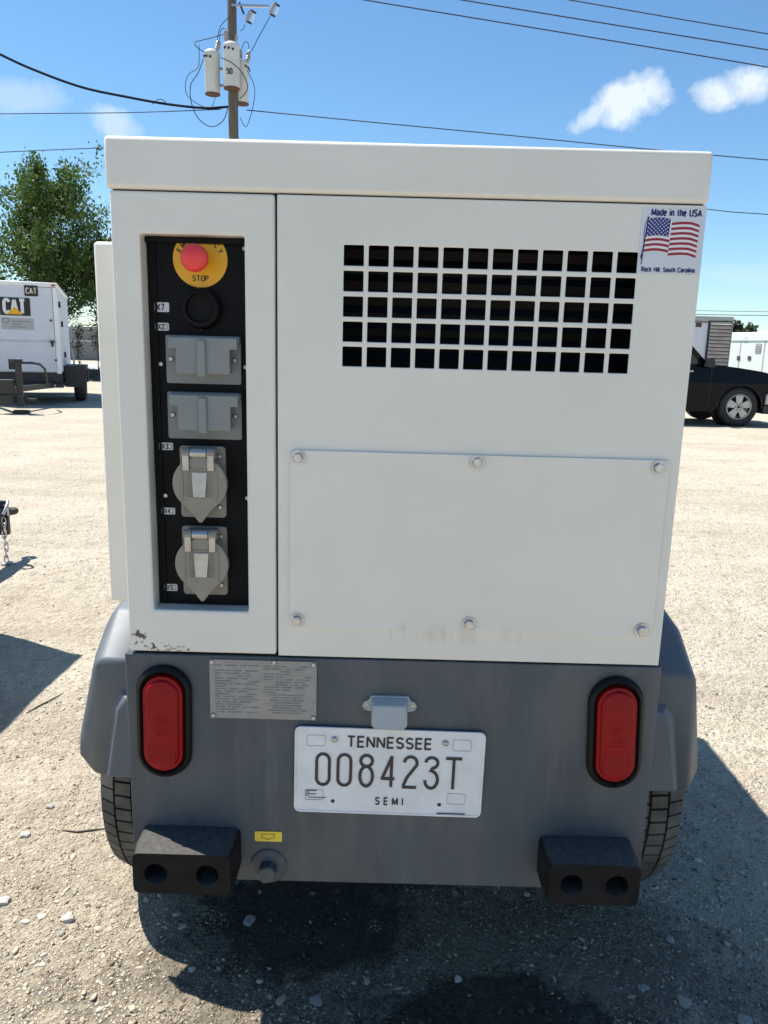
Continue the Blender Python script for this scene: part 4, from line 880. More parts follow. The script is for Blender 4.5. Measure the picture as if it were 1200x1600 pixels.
    for cx in (0, -3.62):
        for yy, s_ in ((.03, 1), (1.92, -1)):
            w = part('wheel', MB().lathe([(.24, 0), (.33, -.015), (.37, .01), (R, .05), (R, .20), (.37, .235), (.24, .245)] if s_ > 0 else [(.24, 0), (.33, .015), (.37, -.01), (R, -.05), (R, -.20), (.37, -.235), (.24, -.245)], (cx, yy, R), 'y', 48, caps=False), 'blacktyre', t, smooth=35)
            part('rim', MB().lathe([(.245, -.004 * s_), (.228, -.008 * s_), (.222, .01 * s_), (.222, .11 * s_), (.02, .12 * s_)], (cx, yy, R), 'y', 40, caps=False), 'alloy', w, smooth=40)
            sp = MB()
            for k in range(5):
                a = PI / 2 + 2 * PI * k / 5
                def q(r_, da): return (cx + r_ * math.cos(a + da), R + r_ * math.sin(a + da))
                sp.prism([q(.04, -1.0), q(.11, -.55), q(.224, -.36), q(.226, 0), q(.224, .36), q(.11, .55), q(.04, 1.0)], yy + .002 * s_, yy + .035 * s_)
            spo = part('spokes', sp, 'alloy', w, bevel=.006)
            part('brake_disc', MB().lathe([(.19, .10 * s_), (.001, .10 * s_)], (cx, yy, R), 'y', 30, caps=False), 'blackframe', w)
            lug = MB()
            for k in range(6): lug.lathe([(.012, .001 * s_), (.012, -.004 * s_)], (cx + .062 * math.cos(k * PI / 3), yy, R + .062 * math.sin(k * PI / 3)), 'y', 8)
            part('lug_holes', lug, 'ink', w)
    return t
pickup()

# ------------------------------------------------------------------ enclosures at the far right
def louvre_unit():
    t = thing('generator_enclosure', (8.0, 22, 0), 'grey white enclosure with a tall tan louvre panel behind the pickup', 'generator')
    xl, xr, zt = 6.2, 9.62, 2.46
    part('side_wall', MB().box(xl, xr - .18, 22.0, 26.5, .12, zt - .10), 'whitegen', t)
    part('roof', MB().box(xl - .02, xr, 21.95, 26.55, zt - .10, zt), 'frame2', t, bevel=.01)
    part('corner_post', MB().box(xr - .178, xr, 21.96, 22.16, .12, zt - .102), 'frame2', t, bevel=.01)
    part('skid', MB().box(xl, xr, 22, 26.4, 0, .118), 'blackframe', t)
    x0, x1, z0, z1 = at(1107, 520, 22).x, at(1140, 520, 22).x, 1.05, at(1125, 503.5, 22).z
    lf = part('louvre_frame', MB().box(x0 - .03, x1 + .03, 21.955, 21.999, z0 - .03, z1 + .03), 'ink', t)
    n = 13
    lm = mesh_of('louvre_slat', MB().add([(x0 - t.location.x, -.055, -.035), (x1 - t.location.x, -.055, -.035), (x1 - t.location.x, -.003, .03), (x0 - t.location.x, -.003, .03), (x0 - t.location.x, -.047, -.045), (x1 - t.location.x, -.047, -.045)], [(0, 1, 2, 3), (0, 4, 5, 1)]), M['louv'])
    for k in range(n):
        o = part('louvre_slat', None, 'louv', lf, mesh=lm, loc=(8.0, 21.952, z0 + .03 + (z1 - z0 - .06) * k / (n - 1)))
    s_ = part('warning_sticker', MB().box(at(1087.5, 505, 22).x, at(1096.5, 505, 22).x, 21.99, 21.999, at(1090, 511, 22).z, at(1090, 501, 22).z), 'rust', t)
    part('top_trim', MB().box(xl, xr - .2, 21.985, 21.999, zt - .18, zt - .13), 'dataink', t)
    return t
louvre_unit()
def white_units():
    ang = math.radians(-65); ux, uy = math.cos(ang), math.sin(ang); P0 = Vector((14.25, 34.9, 0))
    labs = ['bright white long enclosure with small vents right of the louvre panel', 'bright white enclosure beyond the right edge of the photo, nearer in the same row', 'bright white enclosure nearest in the row, outside the right edge of the photo']
    for i in range(3):
        base = P0 + Vector((ux, uy, 0)) * i * 7.6
        t = thing('white_enclosure', base, labs[i], 'enclosure', 'row of white enclosures', rot=ang, local=True)
        zt = 2.45
        part('shell', MB().box(0, 7.2, 0, 3, .1, zt - .36), 'whitebright', t)
        part('roof_band', MB().box(-.02, 7.22, -.03, 3.04, zt - .358, zt), 'whitebright', t, bevel=.02)
        part('skid', MB().box(0, 7.2, .05, 2.9, 0, .098), 'blackframe', t)
        for k in range(6): part('door_seam', MB().box(.55 + k * 1.2, .60 + k * 1.2, -.006, -.001, .12, zt - .37), 'plateline', t)
        if i == 0:
            def hit(px, py):
                r = direction(px, py); n = Vector((math.sin(ang), -math.cos(ang), 0)); o = Vector((0, 0, EYE)); s_ = (base - o).dot(n) / r.dot(n); q = o + r * s_ - base
                return q.x * ux + q.y * uy, q.z
            for (px, py, w, h, mt) in ((1166, 529, 8, 10, 'plateline'), (1185, 544, 10.5, 14.5, 'plateline'), (1154, 559.5, 5.5, 6, 'ink'), (1171, 559.5, 5.5, 6, 'ink')):
                (a, zb), (b, zt_) = hit(px - w / 2, py + h / 2), hit(px + w / 2, py - h / 2)
                v = part('vent', MB().box(a, b, -.02, -.0015, zb, zt_), mt, t)
                for q in range(3): part('vent_bar', MB().box(a, b, -.03, -.0205, zb + (zt_ - zb) * (q + .6) / 4, zb + (zt_ - zb) * (q + .8) / 4), 'frame2', v)
white_units()

# ------------------------------------------------------------------ the machine
D = 1.122
CX = .021
gen = thing('towable_generator', (CX, D + .8, 0), 'off white towable generator with grey chassis, square grille and outlet panel, filling the photo', 'generator')
XL, XR, Z0, Z1 = -.393, .437, .7985, 1.4790
XS = -.1615
YB = D + 1.62
# roof
roof = part('roof', MB().box(-.397, .438, D - .003, YB + .01, 1.481, 1.549), 'white', gen, bevel=.006, seg=3)
part('roof_seal', MB().box(XL + .004, XR - .004, D + .006, YB - .01, 1.476, 1.483), 'gasket', roof)
# left post with the outlet opening
post = part('outlet_panel_frame', MB().grid([XL, -.353, -.206, XS - .0017], [Z0 + .0015, .869, 1.423, Z1], lambda i, j: i == 1 and j == 1, D, D + .034), 'white', gen, bevel=.0035, seg=3)
# service door with the square grille
w_, g_ = .0282, .00680; p_ = (.347 + .066 - w_) / 11
M['slat'] = mat('dark_radiator_slats', (.010, .014, .026), .35)
xs = [XS + .0017]; 
for i in range(12): xs += [-.066 + i * p_, -.066 + i * p_ + w_]
xs.append(XR)
h_ = .0280; q_ = (1.415 - 1.2475 - h_) / 4
zs = [Z0]
for j in range(5): zs += [1.2475 + j * q_, 1.2475 + j * q_ + h_]
zs.append(Z1)
door = part('rear_panel', MB().grid(xs, zs, lambda i, j: i % 2 == 1 and j % 2 == 1, D, D + .003), 'white', gen, bevel=.0016, seg=2)
part('panel_return', MB().box(XS + .0025, XS + .006, D + .0031, D + .03, Z0 + .002, Z1 - .002), 'white', door)
part('seam_gasket', MB().box(XS - .012, XS + .0020, D + .0345, D + .040, Z0, Z1), 'gasket', gen)
part('seam_gasket', MB().box(XL + .006, XR - .006, D + .008, D + .03, .7960, .7982), 'gasket', gen)
# dark engine bay behind the grille
part('engine_bay', MB().grid([-.155, XR - .004], [.81, 1.47], lambda i, j: False, D + .30, D + .31), 'blackin', gen)
bay = part('engine_bay', MB().box(-.158, -.154, D + .042, D + .30, .81, 1.47).box(XR - .006, XR - .004, D + .004, D + .30, .81, 1.47).box(-.154, XR - .006, D + .004, D + .30, 1.465, 1.47), 'blackin', gen)
for k in range(9):
    z = 1.235 + k * .023
    part('radiator_slat', MB().add([(-.12, D + .075, z), (.40, D + .075, z), (.40, D + .10, z + .012), (-.12, D + .10, z + .012), (-.12, D + .076, z - .001), (.40, D + .076, z - .001), (.40, D + .101, z + .011), (-.12, D + .101, z + .011)], [(0, 1, 2, 3), (7, 6, 5, 4), (0, 4, 5, 1), (2, 6, 7, 3), (0, 3, 7, 4), (1, 5, 6, 2)]), 'slat', gen)
part('radiator_core', MB().box(-.14, .42, D + .13, D + .16, .9, 1.46), 'blackin', gen)
# body shell
part('side_panel', MB().box(XL, XL + .003, D + .035, YB, Z0, Z1 - .003), 'white', gen)
part('side_panel', MB().box(XR - .003, XR, D + .0045, YB, Z0, Z1 - .003), 'white', gen)
part('front_panel', MB().box(XL + .0035, XR - .0035, YB - .004, YB, Z0, Z1 - .003), 'white', gen)
sdr = part('side_door', MB().box(-.449, -.3945, D + .08, D + 1.30, .853, 1.421), 'white', gen, bevel=.006, seg=3)
part('side_door', MB().box(XR + .001, XR + .018, D + .16, D + 1.30, .853, 1.421), 'white', gen, bevel=.005)
# cover plate
cov = part('cover_plate', MB().prism(stadium(.1395, .985, .562, .2775, 4, -.0016, .008), D - .0042, D - .0004), 'white', gen, bevel=.0012)
bm_ = mesh_of('bolt', hexbolt(.0078, .0075), M['steel'], smooth=25)
for (x, z) in ((-.129, 1.113), (.136, 1.113), (.404, 1.112), (-.130, .860), (.136, .861), (.403, .858)):
    part('bolt', None, 'steel', cov, mesh=bm_, loc=(x, D - .0042, z), rot=(0, random.uniform(0, 1), 0))

# outlet panel
PY_ = D + .032
pan = part('outlet_panel', MB().box(-.3525, -.2065, PY_, PY_ + .004, .8695, 1.4225), 'black', gen)
part('panel_lip', MB().box(-.3435, -.3405, PY_ - .003, PY_ - .0002, .872, 1.421), 'black', pan)
part('panel_lip', MB().box(-.3525, -.2065, PY_ - .010, PY_ - .0002, 1.4145, 1.4222), 'black', pan)
# emergency stop: yellow disc, red button
es = part('emergency_stop_disc', MB().lathe([(.0395, 0), (.0395, -.0012)], (-.2756, PY_ - .0003, 1.3935), 'y', 48), 'yellow', pan)
letters('lettering', 'STOP', .0070, 'ink', es, (-.2756, PY_ - .0018, 1.3668), w=.20, gap=.28, sx=1.05, ext=.0002)
def arctext():
    s_ = 'EMERGENCY'; n = len(s_)
    for i, ch in enumerate(s_):
        a = math.radians(62 - 124 * i / (n - 1)); c = Vector((-.2756 - .0335 * math.sin(a), PY_ - .0020, 1.3935 + .0335 * math.cos(a) - .004))
        letters('letter', ch, .0068, 'ink', es, c, w=.18, ext=.0002, right=Vector((math.cos(a), 0, math.sin(a))), upv=Vector((-math.sin(a), 0, math.cos(a))))
arctext()
btn = part('stop_button', MB().lathe([(.011, -.001), (.011, -.022), (.0165, -.026), (.0190, -.031), (.0192, -.036), (.0175, -.041), (.012, -.0445), (.001, -.0455)], (-.2756, PY_ - .001, 1.3915), 'y', 40), 'red_btn', pan, smooth=40)
# black round socket with two screws
so = part('round_socket', MB().lathe([(.030, 0), (.030, -.004), (.027, -.008), (.0265, -.018), (.023, -.020), (.021, -.020), (.020, -.012), (.001, -.012)], (-.2735, PY_ - .0002, 1.324), 'y', 36), 'black', pan, smooth=35)
rv = mesh_of('screw', rivet(.0040), M['steel'], smooth=40)
for (x, z) in ((-.2771, 1.3505), (-.2770, 1.2969), (-.3375, 1.2431), (-.2112, 1.2414), (-.3372, 1.0438), (-.2112, 1.0431), (-.2112, 1.410)):
    part('screw', None, 'steel', pan, mesh=rv, loc=(x, PY_ - .0004, z))
# small white name tags
for (x0, x1, z0, z1, s_, tail) in ((-.3445, -.3229, 1.3181, 1.3318, 'X7', 0), (-.3445, -.3241, 1.2915, 1.3027, 'X2', 1), (-.3445, -.3237, 1.1144, 1.1256, 'X3', 1), (-.3445, -.3235, 1.0142, 1.0245, 'X4', 1), (-.3445, -.3237, .8902, .9013, 'X5', 1)):
    lb = part('name_tag', MB().prism(stadium((x0 + x1) / 2, (z0 + z1) / 2, x1 - x0, z1 - z0, 4, 0, .002), PY_ - .0010, PY_ - .0003), 'label', pan)
    letters('lettering', s_, (z1 - z0) * .62, 'ink', lb, (x0 + .0088, PY_ - .0011, (z0 + z1) / 2), w=.2, gap=.25, ext=.0002)
    if tail: part('tag_outline', MB().ribbon([(x1 - .0085, z1 - .0022), (x1 - .003, z1 - .0022), (x1 - .0018, (z0 + z1) / 2), (x1 - .003, z0 + .0022), (x1 - .0085, z0 + .0022)], .0006, PY_ - .0014, PY_ - .0011), 'ink', lb)
# two grey flip lid covers
def flipcover(zc):
    # zc: top of the unit in the panel plane
    t = part('outlet_cover', MB().prism(stadium(-.2735, zc - .0345, .1110, .0700, 4, 0, .003), PY_ - .004, PY_ - .0003), 'grey', pan, bevel=.001)
    part('hinge_bar', MB().box(-.3225, -.2180, PY_ - .020, PY_ - .0042, zc - .010, zc - .0005), 'grey', t, bevel=.0015)
    lid = part('lid', MB().prism([(-.3205, zc - .003), (-.2190, zc - .003), (-.2190, zc - .0185), (-.2305, zc - .0185), (-.2305, zc - .0545), (-.3085, zc - .0545), (-.3085, zc - .0185), (-.3205, zc - .0185)], PY_ - .0265, PY_ - .0203), 'grey', t, bevel=.0012)
    part('latch', MB().box(-.2765, -.2650, PY_ - .0315, PY_ - .0267, zc - .058, zc - .006), 'grey', t, bevel=.001)
    part('lid_body', MB().box(-.3060, -.2330, PY_ - .0201, PY_ - .0043, zc - .053, zc - .012), 'grey', t)
    for x in (-.3215, -.2275): part('screw', None, 'steel', t, mesh=rv, loc=(x, PY_ - .0043, zc - .0340))
flipcover(1.2850); flipcover(1.2025)
# two cast round outlets
def castoutlet(zc):
    # zc: lid centre height
    t = part('cast_outlet', MB().prism(stadium(-.2775, zc - .0015, .0690, .1100, 4, 0, .005), PY_ - .008, PY_ - .0003), 'cast', pan, bevel=.0015)
    part('collar', MB().lathe([(.034, 0), (.034, -.016)], (-.2760, PY_ - .0081, zc), 'y', 32), 'cast', t, smooth=40)
    cx, yl = -.2765, PY_ - .0245
    poly = []
    for k in range(33):
        a = -PI / 2 + .62 + (2 * PI - 1.24) * k / 32; poly.append((cx + .0405 * math.cos(a), zc + .0405 * math.sin(a)))
    poly += [(cx - .011, zc - .0470), (cx - .002, zc - .0590), (cx + .002, zc - .0590), (cx + .011, zc - .0470)]
    lid = part('lid', MB().prism(poly, yl - .0095, yl), 'cast', t, bevel=.0022, seg=3)
    ribs = MB()
    for k in range(13):
        z = zc - .021 + k * .0035; ribs.box(cx - .019, cx + .019, yl - .0106, yl - .0094, z, z + .0015)
    for k in (-1, 1): ribs.box(cx + k * .0255 - .001, cx + k * .0255 + .001, yl - .0108, yl - .0094, zc - .026, zc + .026)
    part('ribs', ribs, 'cast', lid)
    lb = part('rating_plate', MB().add([(cx - .0115, yl - .0108, zc + .0175), (cx + .0115, yl - .0108, zc + .0175), (cx + .0090, yl - .0140, zc - .0195), (cx - .0090, yl - .0140, zc - .0195), (cx - .0115, yl - .0095, zc + .0175), (cx + .0115, yl - .0095, zc + .0175), (cx + .0090, yl - .0095, zc - .0195), (cx - .0090, yl - .0095, zc - .0195)], [(3, 2, 1, 0), (4, 5, 6, 7), (0, 1, 5, 4), (1, 2, 6, 5), (2, 3, 7, 6), (3, 0, 4, 7)]), 'chrome', lid, bevel=.0008)
    for (a, b) in ((-.0245, -.0130), (-.0118, .0118), (.0130, .0245)):
        if a == -.0118: part('hinge_knuckle', MB().lathe([(.0075, a), (.0075, b)], (cx - .001, yl - .006, zc + .0460), 'x', 20), 'chrome', t, smooth=40)
        else: part('hinge_knuckle', MB().lathe([(.0080, a), (.0080, b)], (cx - .001, yl - .006, zc + .0460), 'x', 20), 'cast', t, smooth=40)
    for k in (-1, 1): part('hinge_arm', MB().box(cx - .001 + k * .0185 - .0050, cx - .001 + k * .0185 + .0050, yl - .0135, yl - .0098, zc + .020, zc + .0440), 'chrome', lid, bevel=.0012)
    part('hinge_block', MB().box(cx - .024, cx + .022, PY_ - .022, PY_ - .0082, zc + .036, zc + .052), 'cast', t, bevel=.002)
    for (x, z) in ((-.2520, zc + .038), (-.2520, zc - .040)): part('screw', None, 'steel', t, mesh=rv, loc=(x, PY_ - .0082, z))
castoutlet(1.0690); castoutlet(.9445)

# flag sticker
def flag_sticker():
    y0 = D - .0006
    P4 = [(.3465, 1.4775), (.4365, 1.4775), (.4395, 1.3840), (.3505, 1.3865)]
    P4 = [(.3470, 1.4745), (.4360, 1.4745), (.4360, 1.3860), (.3470, 1.3860)]
    st = part('flag_sticker', MB().prism(P4, y0, D - .0001), 'sticker', gen)
    letters('lettering', 'Made in the USA', .0083, 'navy', st, (.3950, y0 - .0001, 1.4685), sx=.88, w=.23, gap=.25, ext=.0002)
    letters('lettering', 'Rock Hill, South Carolina', .0057, 'navy', st, (.3905, y0 - .0001, 1.3925), sx=.93, w=.25, gap=.27, ext=.0002)
    part('underline', MB().box(.418, .424, y0 - .0004, y0 - .0001, 1.3872, 1.3876), 'navy', st)
    yf = y0 - .0001
    # flag surface: u 0..1 along, v 0..1 down
    x0, x1, zt, hh = .3555, .4285, 1.4595, .0440
    def W(u, v):
        x = x0 + (x1 - x0) * u - .0025 * v * (1 - u * .5); fold = .0042 if u > .47 else 0
        z = zt - hh * v + .0022 * math.sin(PI * min(u / .47, 1)) - fold * 1.0 + (.0016 * math.sin(PI * (u - .47) / .53) if u > .47 else 0) - (.002 * (u - .85) / .15 if u > .85 else 0)
        return x, z
    def band(u0, u1, v0, v1, y, mt, nm, n=14):
        a = [W(u0 + (u1 - u0) * k / n, v0) for k in range(n + 1)]; b = [W(u0 + (u1 - u0) * k / n, v1) for k in range(n + 1)]
        return part(nm, MB().prism(a + b[::-1], y - .0001, y), mt, st)
    band(.0, .469, 0, 1, yf - .0001, 'flagwhite', 'flag_cloth'); band(.471, 1, 0, 1, yf - .0001, 'flagwhite', 'flag_cloth')
    for k in range(7):
        v0 = k * 2 / 13; v1 = v0 + 1 / 13
        if v0 > .52: band(0, .469, v0, v1, yf - .00025, 'flagred', 'flag_stripe')
        band(.471, 1, v0, v1, yf - .00025, 'flagred', 'flag_stripe')
    band(0.0, .44, 0, 7 / 13, yf - .00035, 'flagblue', 'flag_canton')
    stars = MB()
    for r in range(9):
        nn = 6 if r % 2 == 0 else 5
        for c in range(nn):
            u = .035 + .40 * ((c + (0 if r % 2 == 0 else .5)) / 5.4); v = .035 + (7 / 13 - .07) * r / 8
            x, z = W(u, v); pr = .00125
            stars.prism([(x + (pr if i % 2 == 0 else pr * .45) * math.sin(PI * i / 5), z + (pr if i % 2 == 0 else pr * .45) * math.cos(PI * i / 5)) for i in range(10)], yf - .0006, yf - .00048)
    part('stars', stars, 'flagwhite', st)
    part('flag_staff', MB().ribbon([(.3562, 1.4605), (.3545, 1.4400), (.3520, 1.3990)], .0013, yf - .0004, yf - .0001), 'navy', st)
    part('staff_ball', MB().prism(circle(.3563, 1.4612, .0014, 12), yf - .0006, yf - .0001), 'navy', st)
    part('halyard', MB().ribbon([(.3558, 1.4595), (.3528, 1.4520), (.3522, 1.4400), (.3530, 1.4260), (.3510, 1.4120)], .0007, yf - .0005, yf - .0002), 'navy', st)
    part('tassel', MB().ribbon([(.3520, 1.4130), (.3495, 1.4085)], .0012, yf - .0006, yf - .0003), 'navy', st)
    part('tassel', MB().ribbon([(.3522, 1.4120), (.3512, 1.4060)], .0012, yf - .0006, yf - .0003), 'navy', st)
flag_sticker()

# chassis
sk = part('chassis_skirt', MB().box(-.402, .4435, D + .001, D + .006, .395, .7955), 'slate', gen, bevel=.002)
part('skirt_top_flange', MB().box(-.400, .4415, D + .0062, D + .05, .7905, .7955), 'slate', gen)
part('skirt_bottom_flange', MB().box(-.400, .4415, D + .0062, D + .05, .395, .399), 'slate', gen)
part('chassis_side', MB().box(-.402, -.398, D + .0063, YB, .42, .785), 'slate', gen)
part('chassis_side', MB().box(.4395, .4435, D + .0063, YB, .42, .785), 'slate', gen)
part('chassis_floor', MB().box(-.39, .43, D + .06, YB, .46, .50), 'slate', gen)
part('axle', MB().tube([(-.50, 1.76, .32), (.55, 1.76, .32)], .028, 12), 'blackframe', gen)
for x in (-.33, .37): part('suspension_arm', MB().box(x - .03, x + .03, 1.55, 1.90, .31, .458), 'blackframe', gen)

def taillight(cx, cz, tilt, lab):
    t = part('tail_light', MB().loft([ring3(stadium(cx, cz, .086, .190, 12, tilt), D + .0008), ring3(stadium(cx, cz, .088, .192, 12, tilt), D - .004), ring3(stadium(cx, cz, .083, .187, 12, tilt), D - .010), ring3(stadium(cx, cz, .074, .178, 12, tilt), D - .0125), ring3(stadium(cx, cz, .066, .170, 12, tilt), D - .009), ring3(stadium(cx, cz, .064, .168, 12, tilt), D - .001)]), 'gasket', gen, smooth=60, label=lab)
    rings = []
    for w, h, y in ((.0635, .1635, -.002), (.0630, .1630, -.0105), (.0615, .1610, -.0130), (.0530, .1530, -.0138), (.0490, .1490, -.0185), (.0470, .1470, -.0190)):
        rings.append(ring3(stadium(cx, cz, w, h, 12, tilt), D + y))
    part('lens', MB().loft(rings), 'lens', t, smooth=50)
    rg = MB()
    for r in (.006, .011, .016):
        rg.lathe([(r + .0009, 0), (r, -.0006), (r - .0009, 0)], (cx, D - .0190, cz), 'y', 28, caps=False)
    part('reflector_rings', rg, 'lens', t, smooth=60)
    def rp(x, z): ct, st = math.cos(tilt), math.sin(tilt); return (cx + x * ct - z * st, cz + x * st + z * ct)
    a, b, c, d = rp(-.0225, -.032), rp(.0225, -.032), rp(.0205, -.060), rp(-.0205, -.060)
    part('lens_facet', MB().add([(a[0], D - .0191, a[1]), (b[0], D - .0191, b[1]), (c[0], D - .0235, c[1]), (d[0], D - .0235, d[1]), (c[0], D - .0188, c[1] - .002), (d[0], D - .0188, d[1] - .001)], [(3, 2, 1, 0), (5, 4, 2, 3), (1, 2, 4), (0, 5, 3)]), 'lens', t)
    return t
taillight(-.3415, .683, -.02, None); taillight(.3775, .684, .055, None)

# data plate
dp = part('data_plate', MB().prism(stadium(-.1838, .7405, .1690, .0990, 3, 0, .002), D - .0016, D + .0004), 'dataplate', gen)
for (x, z) in ((-.2640, .7860), (-.1040, .7850), (-.1040, .6950), (-.2635, .6955), (-.166, .7875)): part('rivet', None, 'steel', dp, mesh=rv, loc=(x, D - .0016, z))
tx = MB(); rr = random.Random(5)
for row in range(19):
    z = .7800 - row * .0044
    for (xa, xb) in ((-.2600, -.1910), (-.1830, -.1090)):
        if row < 11 or xa < -.2:
            x = xa; n_ = rr.choice([1, 2, 3])
            while x < xb - .01:
                l = rr.uniform(.006, .026); e = min(x + l, xb)
                if rr.random() < .82: tx.box(x, e, D - .0019, D - .0017, z, z + .0018)
                x = e + rr.uniform(.0015, .006)
                if rr.random() < .12: break
        else:
            l = rr.uniform(.02, .03); c = (xa + xb) / 2; tx.box(c - l, c + l, D - .0019, D - .0017, z, z + .0018)
part('engraved_text', tx, 'dataink', dp, kind='stuff')

# licence plate lamp
ll = part('plate_lamp', MB().prism([(-.0265, .7190), (-.0235, .7260), (-.0165, .7290), (-.0125, .7365), (.0465, .7365), (.0505, .7290), (.0575, .7260), (.0605, .7190), (.0570, .7130), (.0500, .7105), (-.0160, .7105), (-.0230, .7130)], D - .004, D + .0008, holes=[circle(-.0195, .7195, .0028, 10), circle(.0535, .7195, .0028, 10)]), 'lightgrey', gen, bevel=.001)
part('lamp_hood', MB().loft([[(-.0120, D - .0042, .7350), (.0460, D - .0042, .7350), (.0460, D - .0042, .6985), (.0380, D - .0042, .6900), (-.0040, D - .0042, .6900), (-.0120, D - .0042, .6985)],
                              [(-.0090, D - .0230, .7290), (.0430, D - .0230, .7290), (.0450, D - .0340, .7010), (.0375, D - .0340, .6935), (-.0035, D - .0340, .6935), (-.0110, D - .0340, .7010)]]), 'lightgrey', ll, bevel=.002)
for x in (-.0195, .0535): part('screw', None, 'steel', ll, mesh=rv, loc=(x, D - .0005, .7195))

# licence plate
PT = -.010
px0, pz0 = .0190, .6050
Rt = Vector((math.cos(PT), 0, math.sin(PT))); Ut = Vector((-math.sin(PT), 0, math.cos(PT)))
def PP(u, v): q = Vector((px0, 0, pz0)) + Rt * u + Ut * v; return (q.x, q.z)
def pst(u, v, w, h, r, n=5): return [PP(u + a, v + b) for a, b in stadium(0, 0, w, h, n, 0, r)]
lp = part('licence_plate', MB().prism(pst(0, 0, .3055, .1515, .010), D - .0056, D - .0040), 'platewhite', gen)
YP = D - .0057
part('plate_rim', MB().prism(pst(0, 0, .3050, .1510, .010), YP - .0008, YP, holes=[pst(0, 0, .2985, .1445, .008)]), 'platewhite', lp, bevel=.0003)
letters('lettering', 'TENNESSEE', .0175, 'plate_ink', lp, Vector((PP(-.0010, .0525)[0], YP - .0001, PP(-.0010, .0525)[1])), sx=1.12, w=.18, gap=.27, right=Rt, upv=Ut, ext=.0006)
letters('lettering', 'SEMI', .0120, 'plate_ink', lp, Vector((PP(.0020, -.0515)[0], YP - .0001, PP(.0020, -.0515)[1])), sx=.92, w=.19, gap=.75, right=Rt, upv=Ut, ext=.0006)
def arc(cx, cz, rx_, rz_, a0, a1, n=10): return [(cx + rx_ * math.cos(math.radians(a0 + (a1 - a0) * k / n)), cz + rz_ * math.sin(math.radians(a0 + (a1 - a0) * k / n))) for k in range(n + 1)]
def digit(ch, u0, wd=.0205, ht=.0545, sw=.0048):
    v0 = .0020; a = wd / 2; b = ht / 2; mb = MB(); S_ = []
    if ch == '0': S_.append((arc(0, b - a * 1.1, a, a * 1.1, 0, 180) + arc(0, -b + a * 1.1, a, a * 1.1, 180, 360), True))
    if ch == '8':
        S_.append((arc(0, b - a * .95, a * .93, a * .95, -90, 270, 20)[:-1], True)); 
        lo = (b * 2 - a * 1.9) / 2; S_.append((arc(0, -b + lo, a, lo, 0, 360, 22)[:-1], True))
    if ch == '4': S_ += [([(.0048, -b), (.0048, b)], False), ([(.0046, b - .0022), (-a + .0006, -b * .46)], False), ([(-a - .0016, -b * .46), (a, -b * .46)], False)]
    if ch == '2': S_.append((arc(0, b - a * 1.05, a, a * 1.05, 175, -25, 14) + [(-a * .5, -b * .35), (-a, -b + sw * .9), (-a, -b + sw * .1), (a, -b + sw * .1)], False))
    if ch == '3': S_.append((arc(-.0005, b - a * .92, a * .95, a * .92, 175, -80, 14) + [(-.002, .0035), (.001, .0035)] + arc(-.0005, -b + (b + .0035) / 2 - 0.0002, a, (b + .0030) / 2, 85, -175, 16), False))
    if ch == 'T': S_.append(([(0, b - sw * .5), (0, -b)], False)); S_.append(([(-a * 1.25, b - sw * .1), (a * 1.25, b - sw * .1)], False))
    for k, (pth, cl) in enumerate(S_):
        mb.ribbon([PP(u0 + p[0], v0 + p[1]) for p in pth], sw, YP - .0012 - k * .00012, YP - .0001, cl)
    part('digit', mb, 'plate_ink', lp)
for ch, u in zip('008423T', (-.1065, -.0720, -.0365, -.0010, .0345, .0690, .1040)): digit(ch, u)
for (u, v, w, h) in ((-.1185, .0520, .030, .0195), (.1155, .0520, .030, .0195), (.1110, -.0430, .030, .0195)):
    part('sticker_box', MB().prism(pst(u, v, w, h, .003), YP - .0005, YP - .0001, holes=[pst(u, v, w - .0014, h - .0014, .0025)]), 'plateline', lp)
part('sticker_box', MB().prism(pst(-.1200, -.0440, .030, .0185, .003), YP - .0005, YP - .0001, holes=[pst(-.1200, -.0440, .0288, .0173, .0025)]), 'dataink', lp)
for k, (a, b) in enumerate(((-.1335, -.1160), (-.1335, -.1270), (-.1335, -.1170), (-.1335, -.1280), (-.1290, -.1010))):
    v = -.0375 - k * .0030; p1, p2 = PP(a, v), PP(b, v); part('small_print', MB().prism([PP(a, v), PP(b, v), PP(b, v + .0013), PP(a, v + .0013)], YP - .0004, YP - .0001), 'plate_ink', lp)
part('small_print', MB().prism([PP(.080, -.0705), PP(.127, -.0705), PP(.127, -.0688), PP(.080, -.0688)], YP - .0013, YP - .0009), 'plate_ink', lp)
sm = mesh_of('screw', MB().lathe([(.0052, 0), (.0052, -.0012), (.0040, -.0030), (.0015, -.0036)], (0, 0, 0), 'y', 16), M['chrome'], smooth=50)
for u in (-.0890, .0885): q = PP(u, .0555); part('screw', None, 'chrome', lp, mesh=sm, loc=(q[0], YP - .0001, q[1]))
for u in (-.0895, .0840): q = PP(u, -.0545); part('slot_hole', MB().lathe([(.0032, 0), (.0032, -.0003)], (q[0], YP - .0001, q[1]), 'y', 16), 'ink', lp)

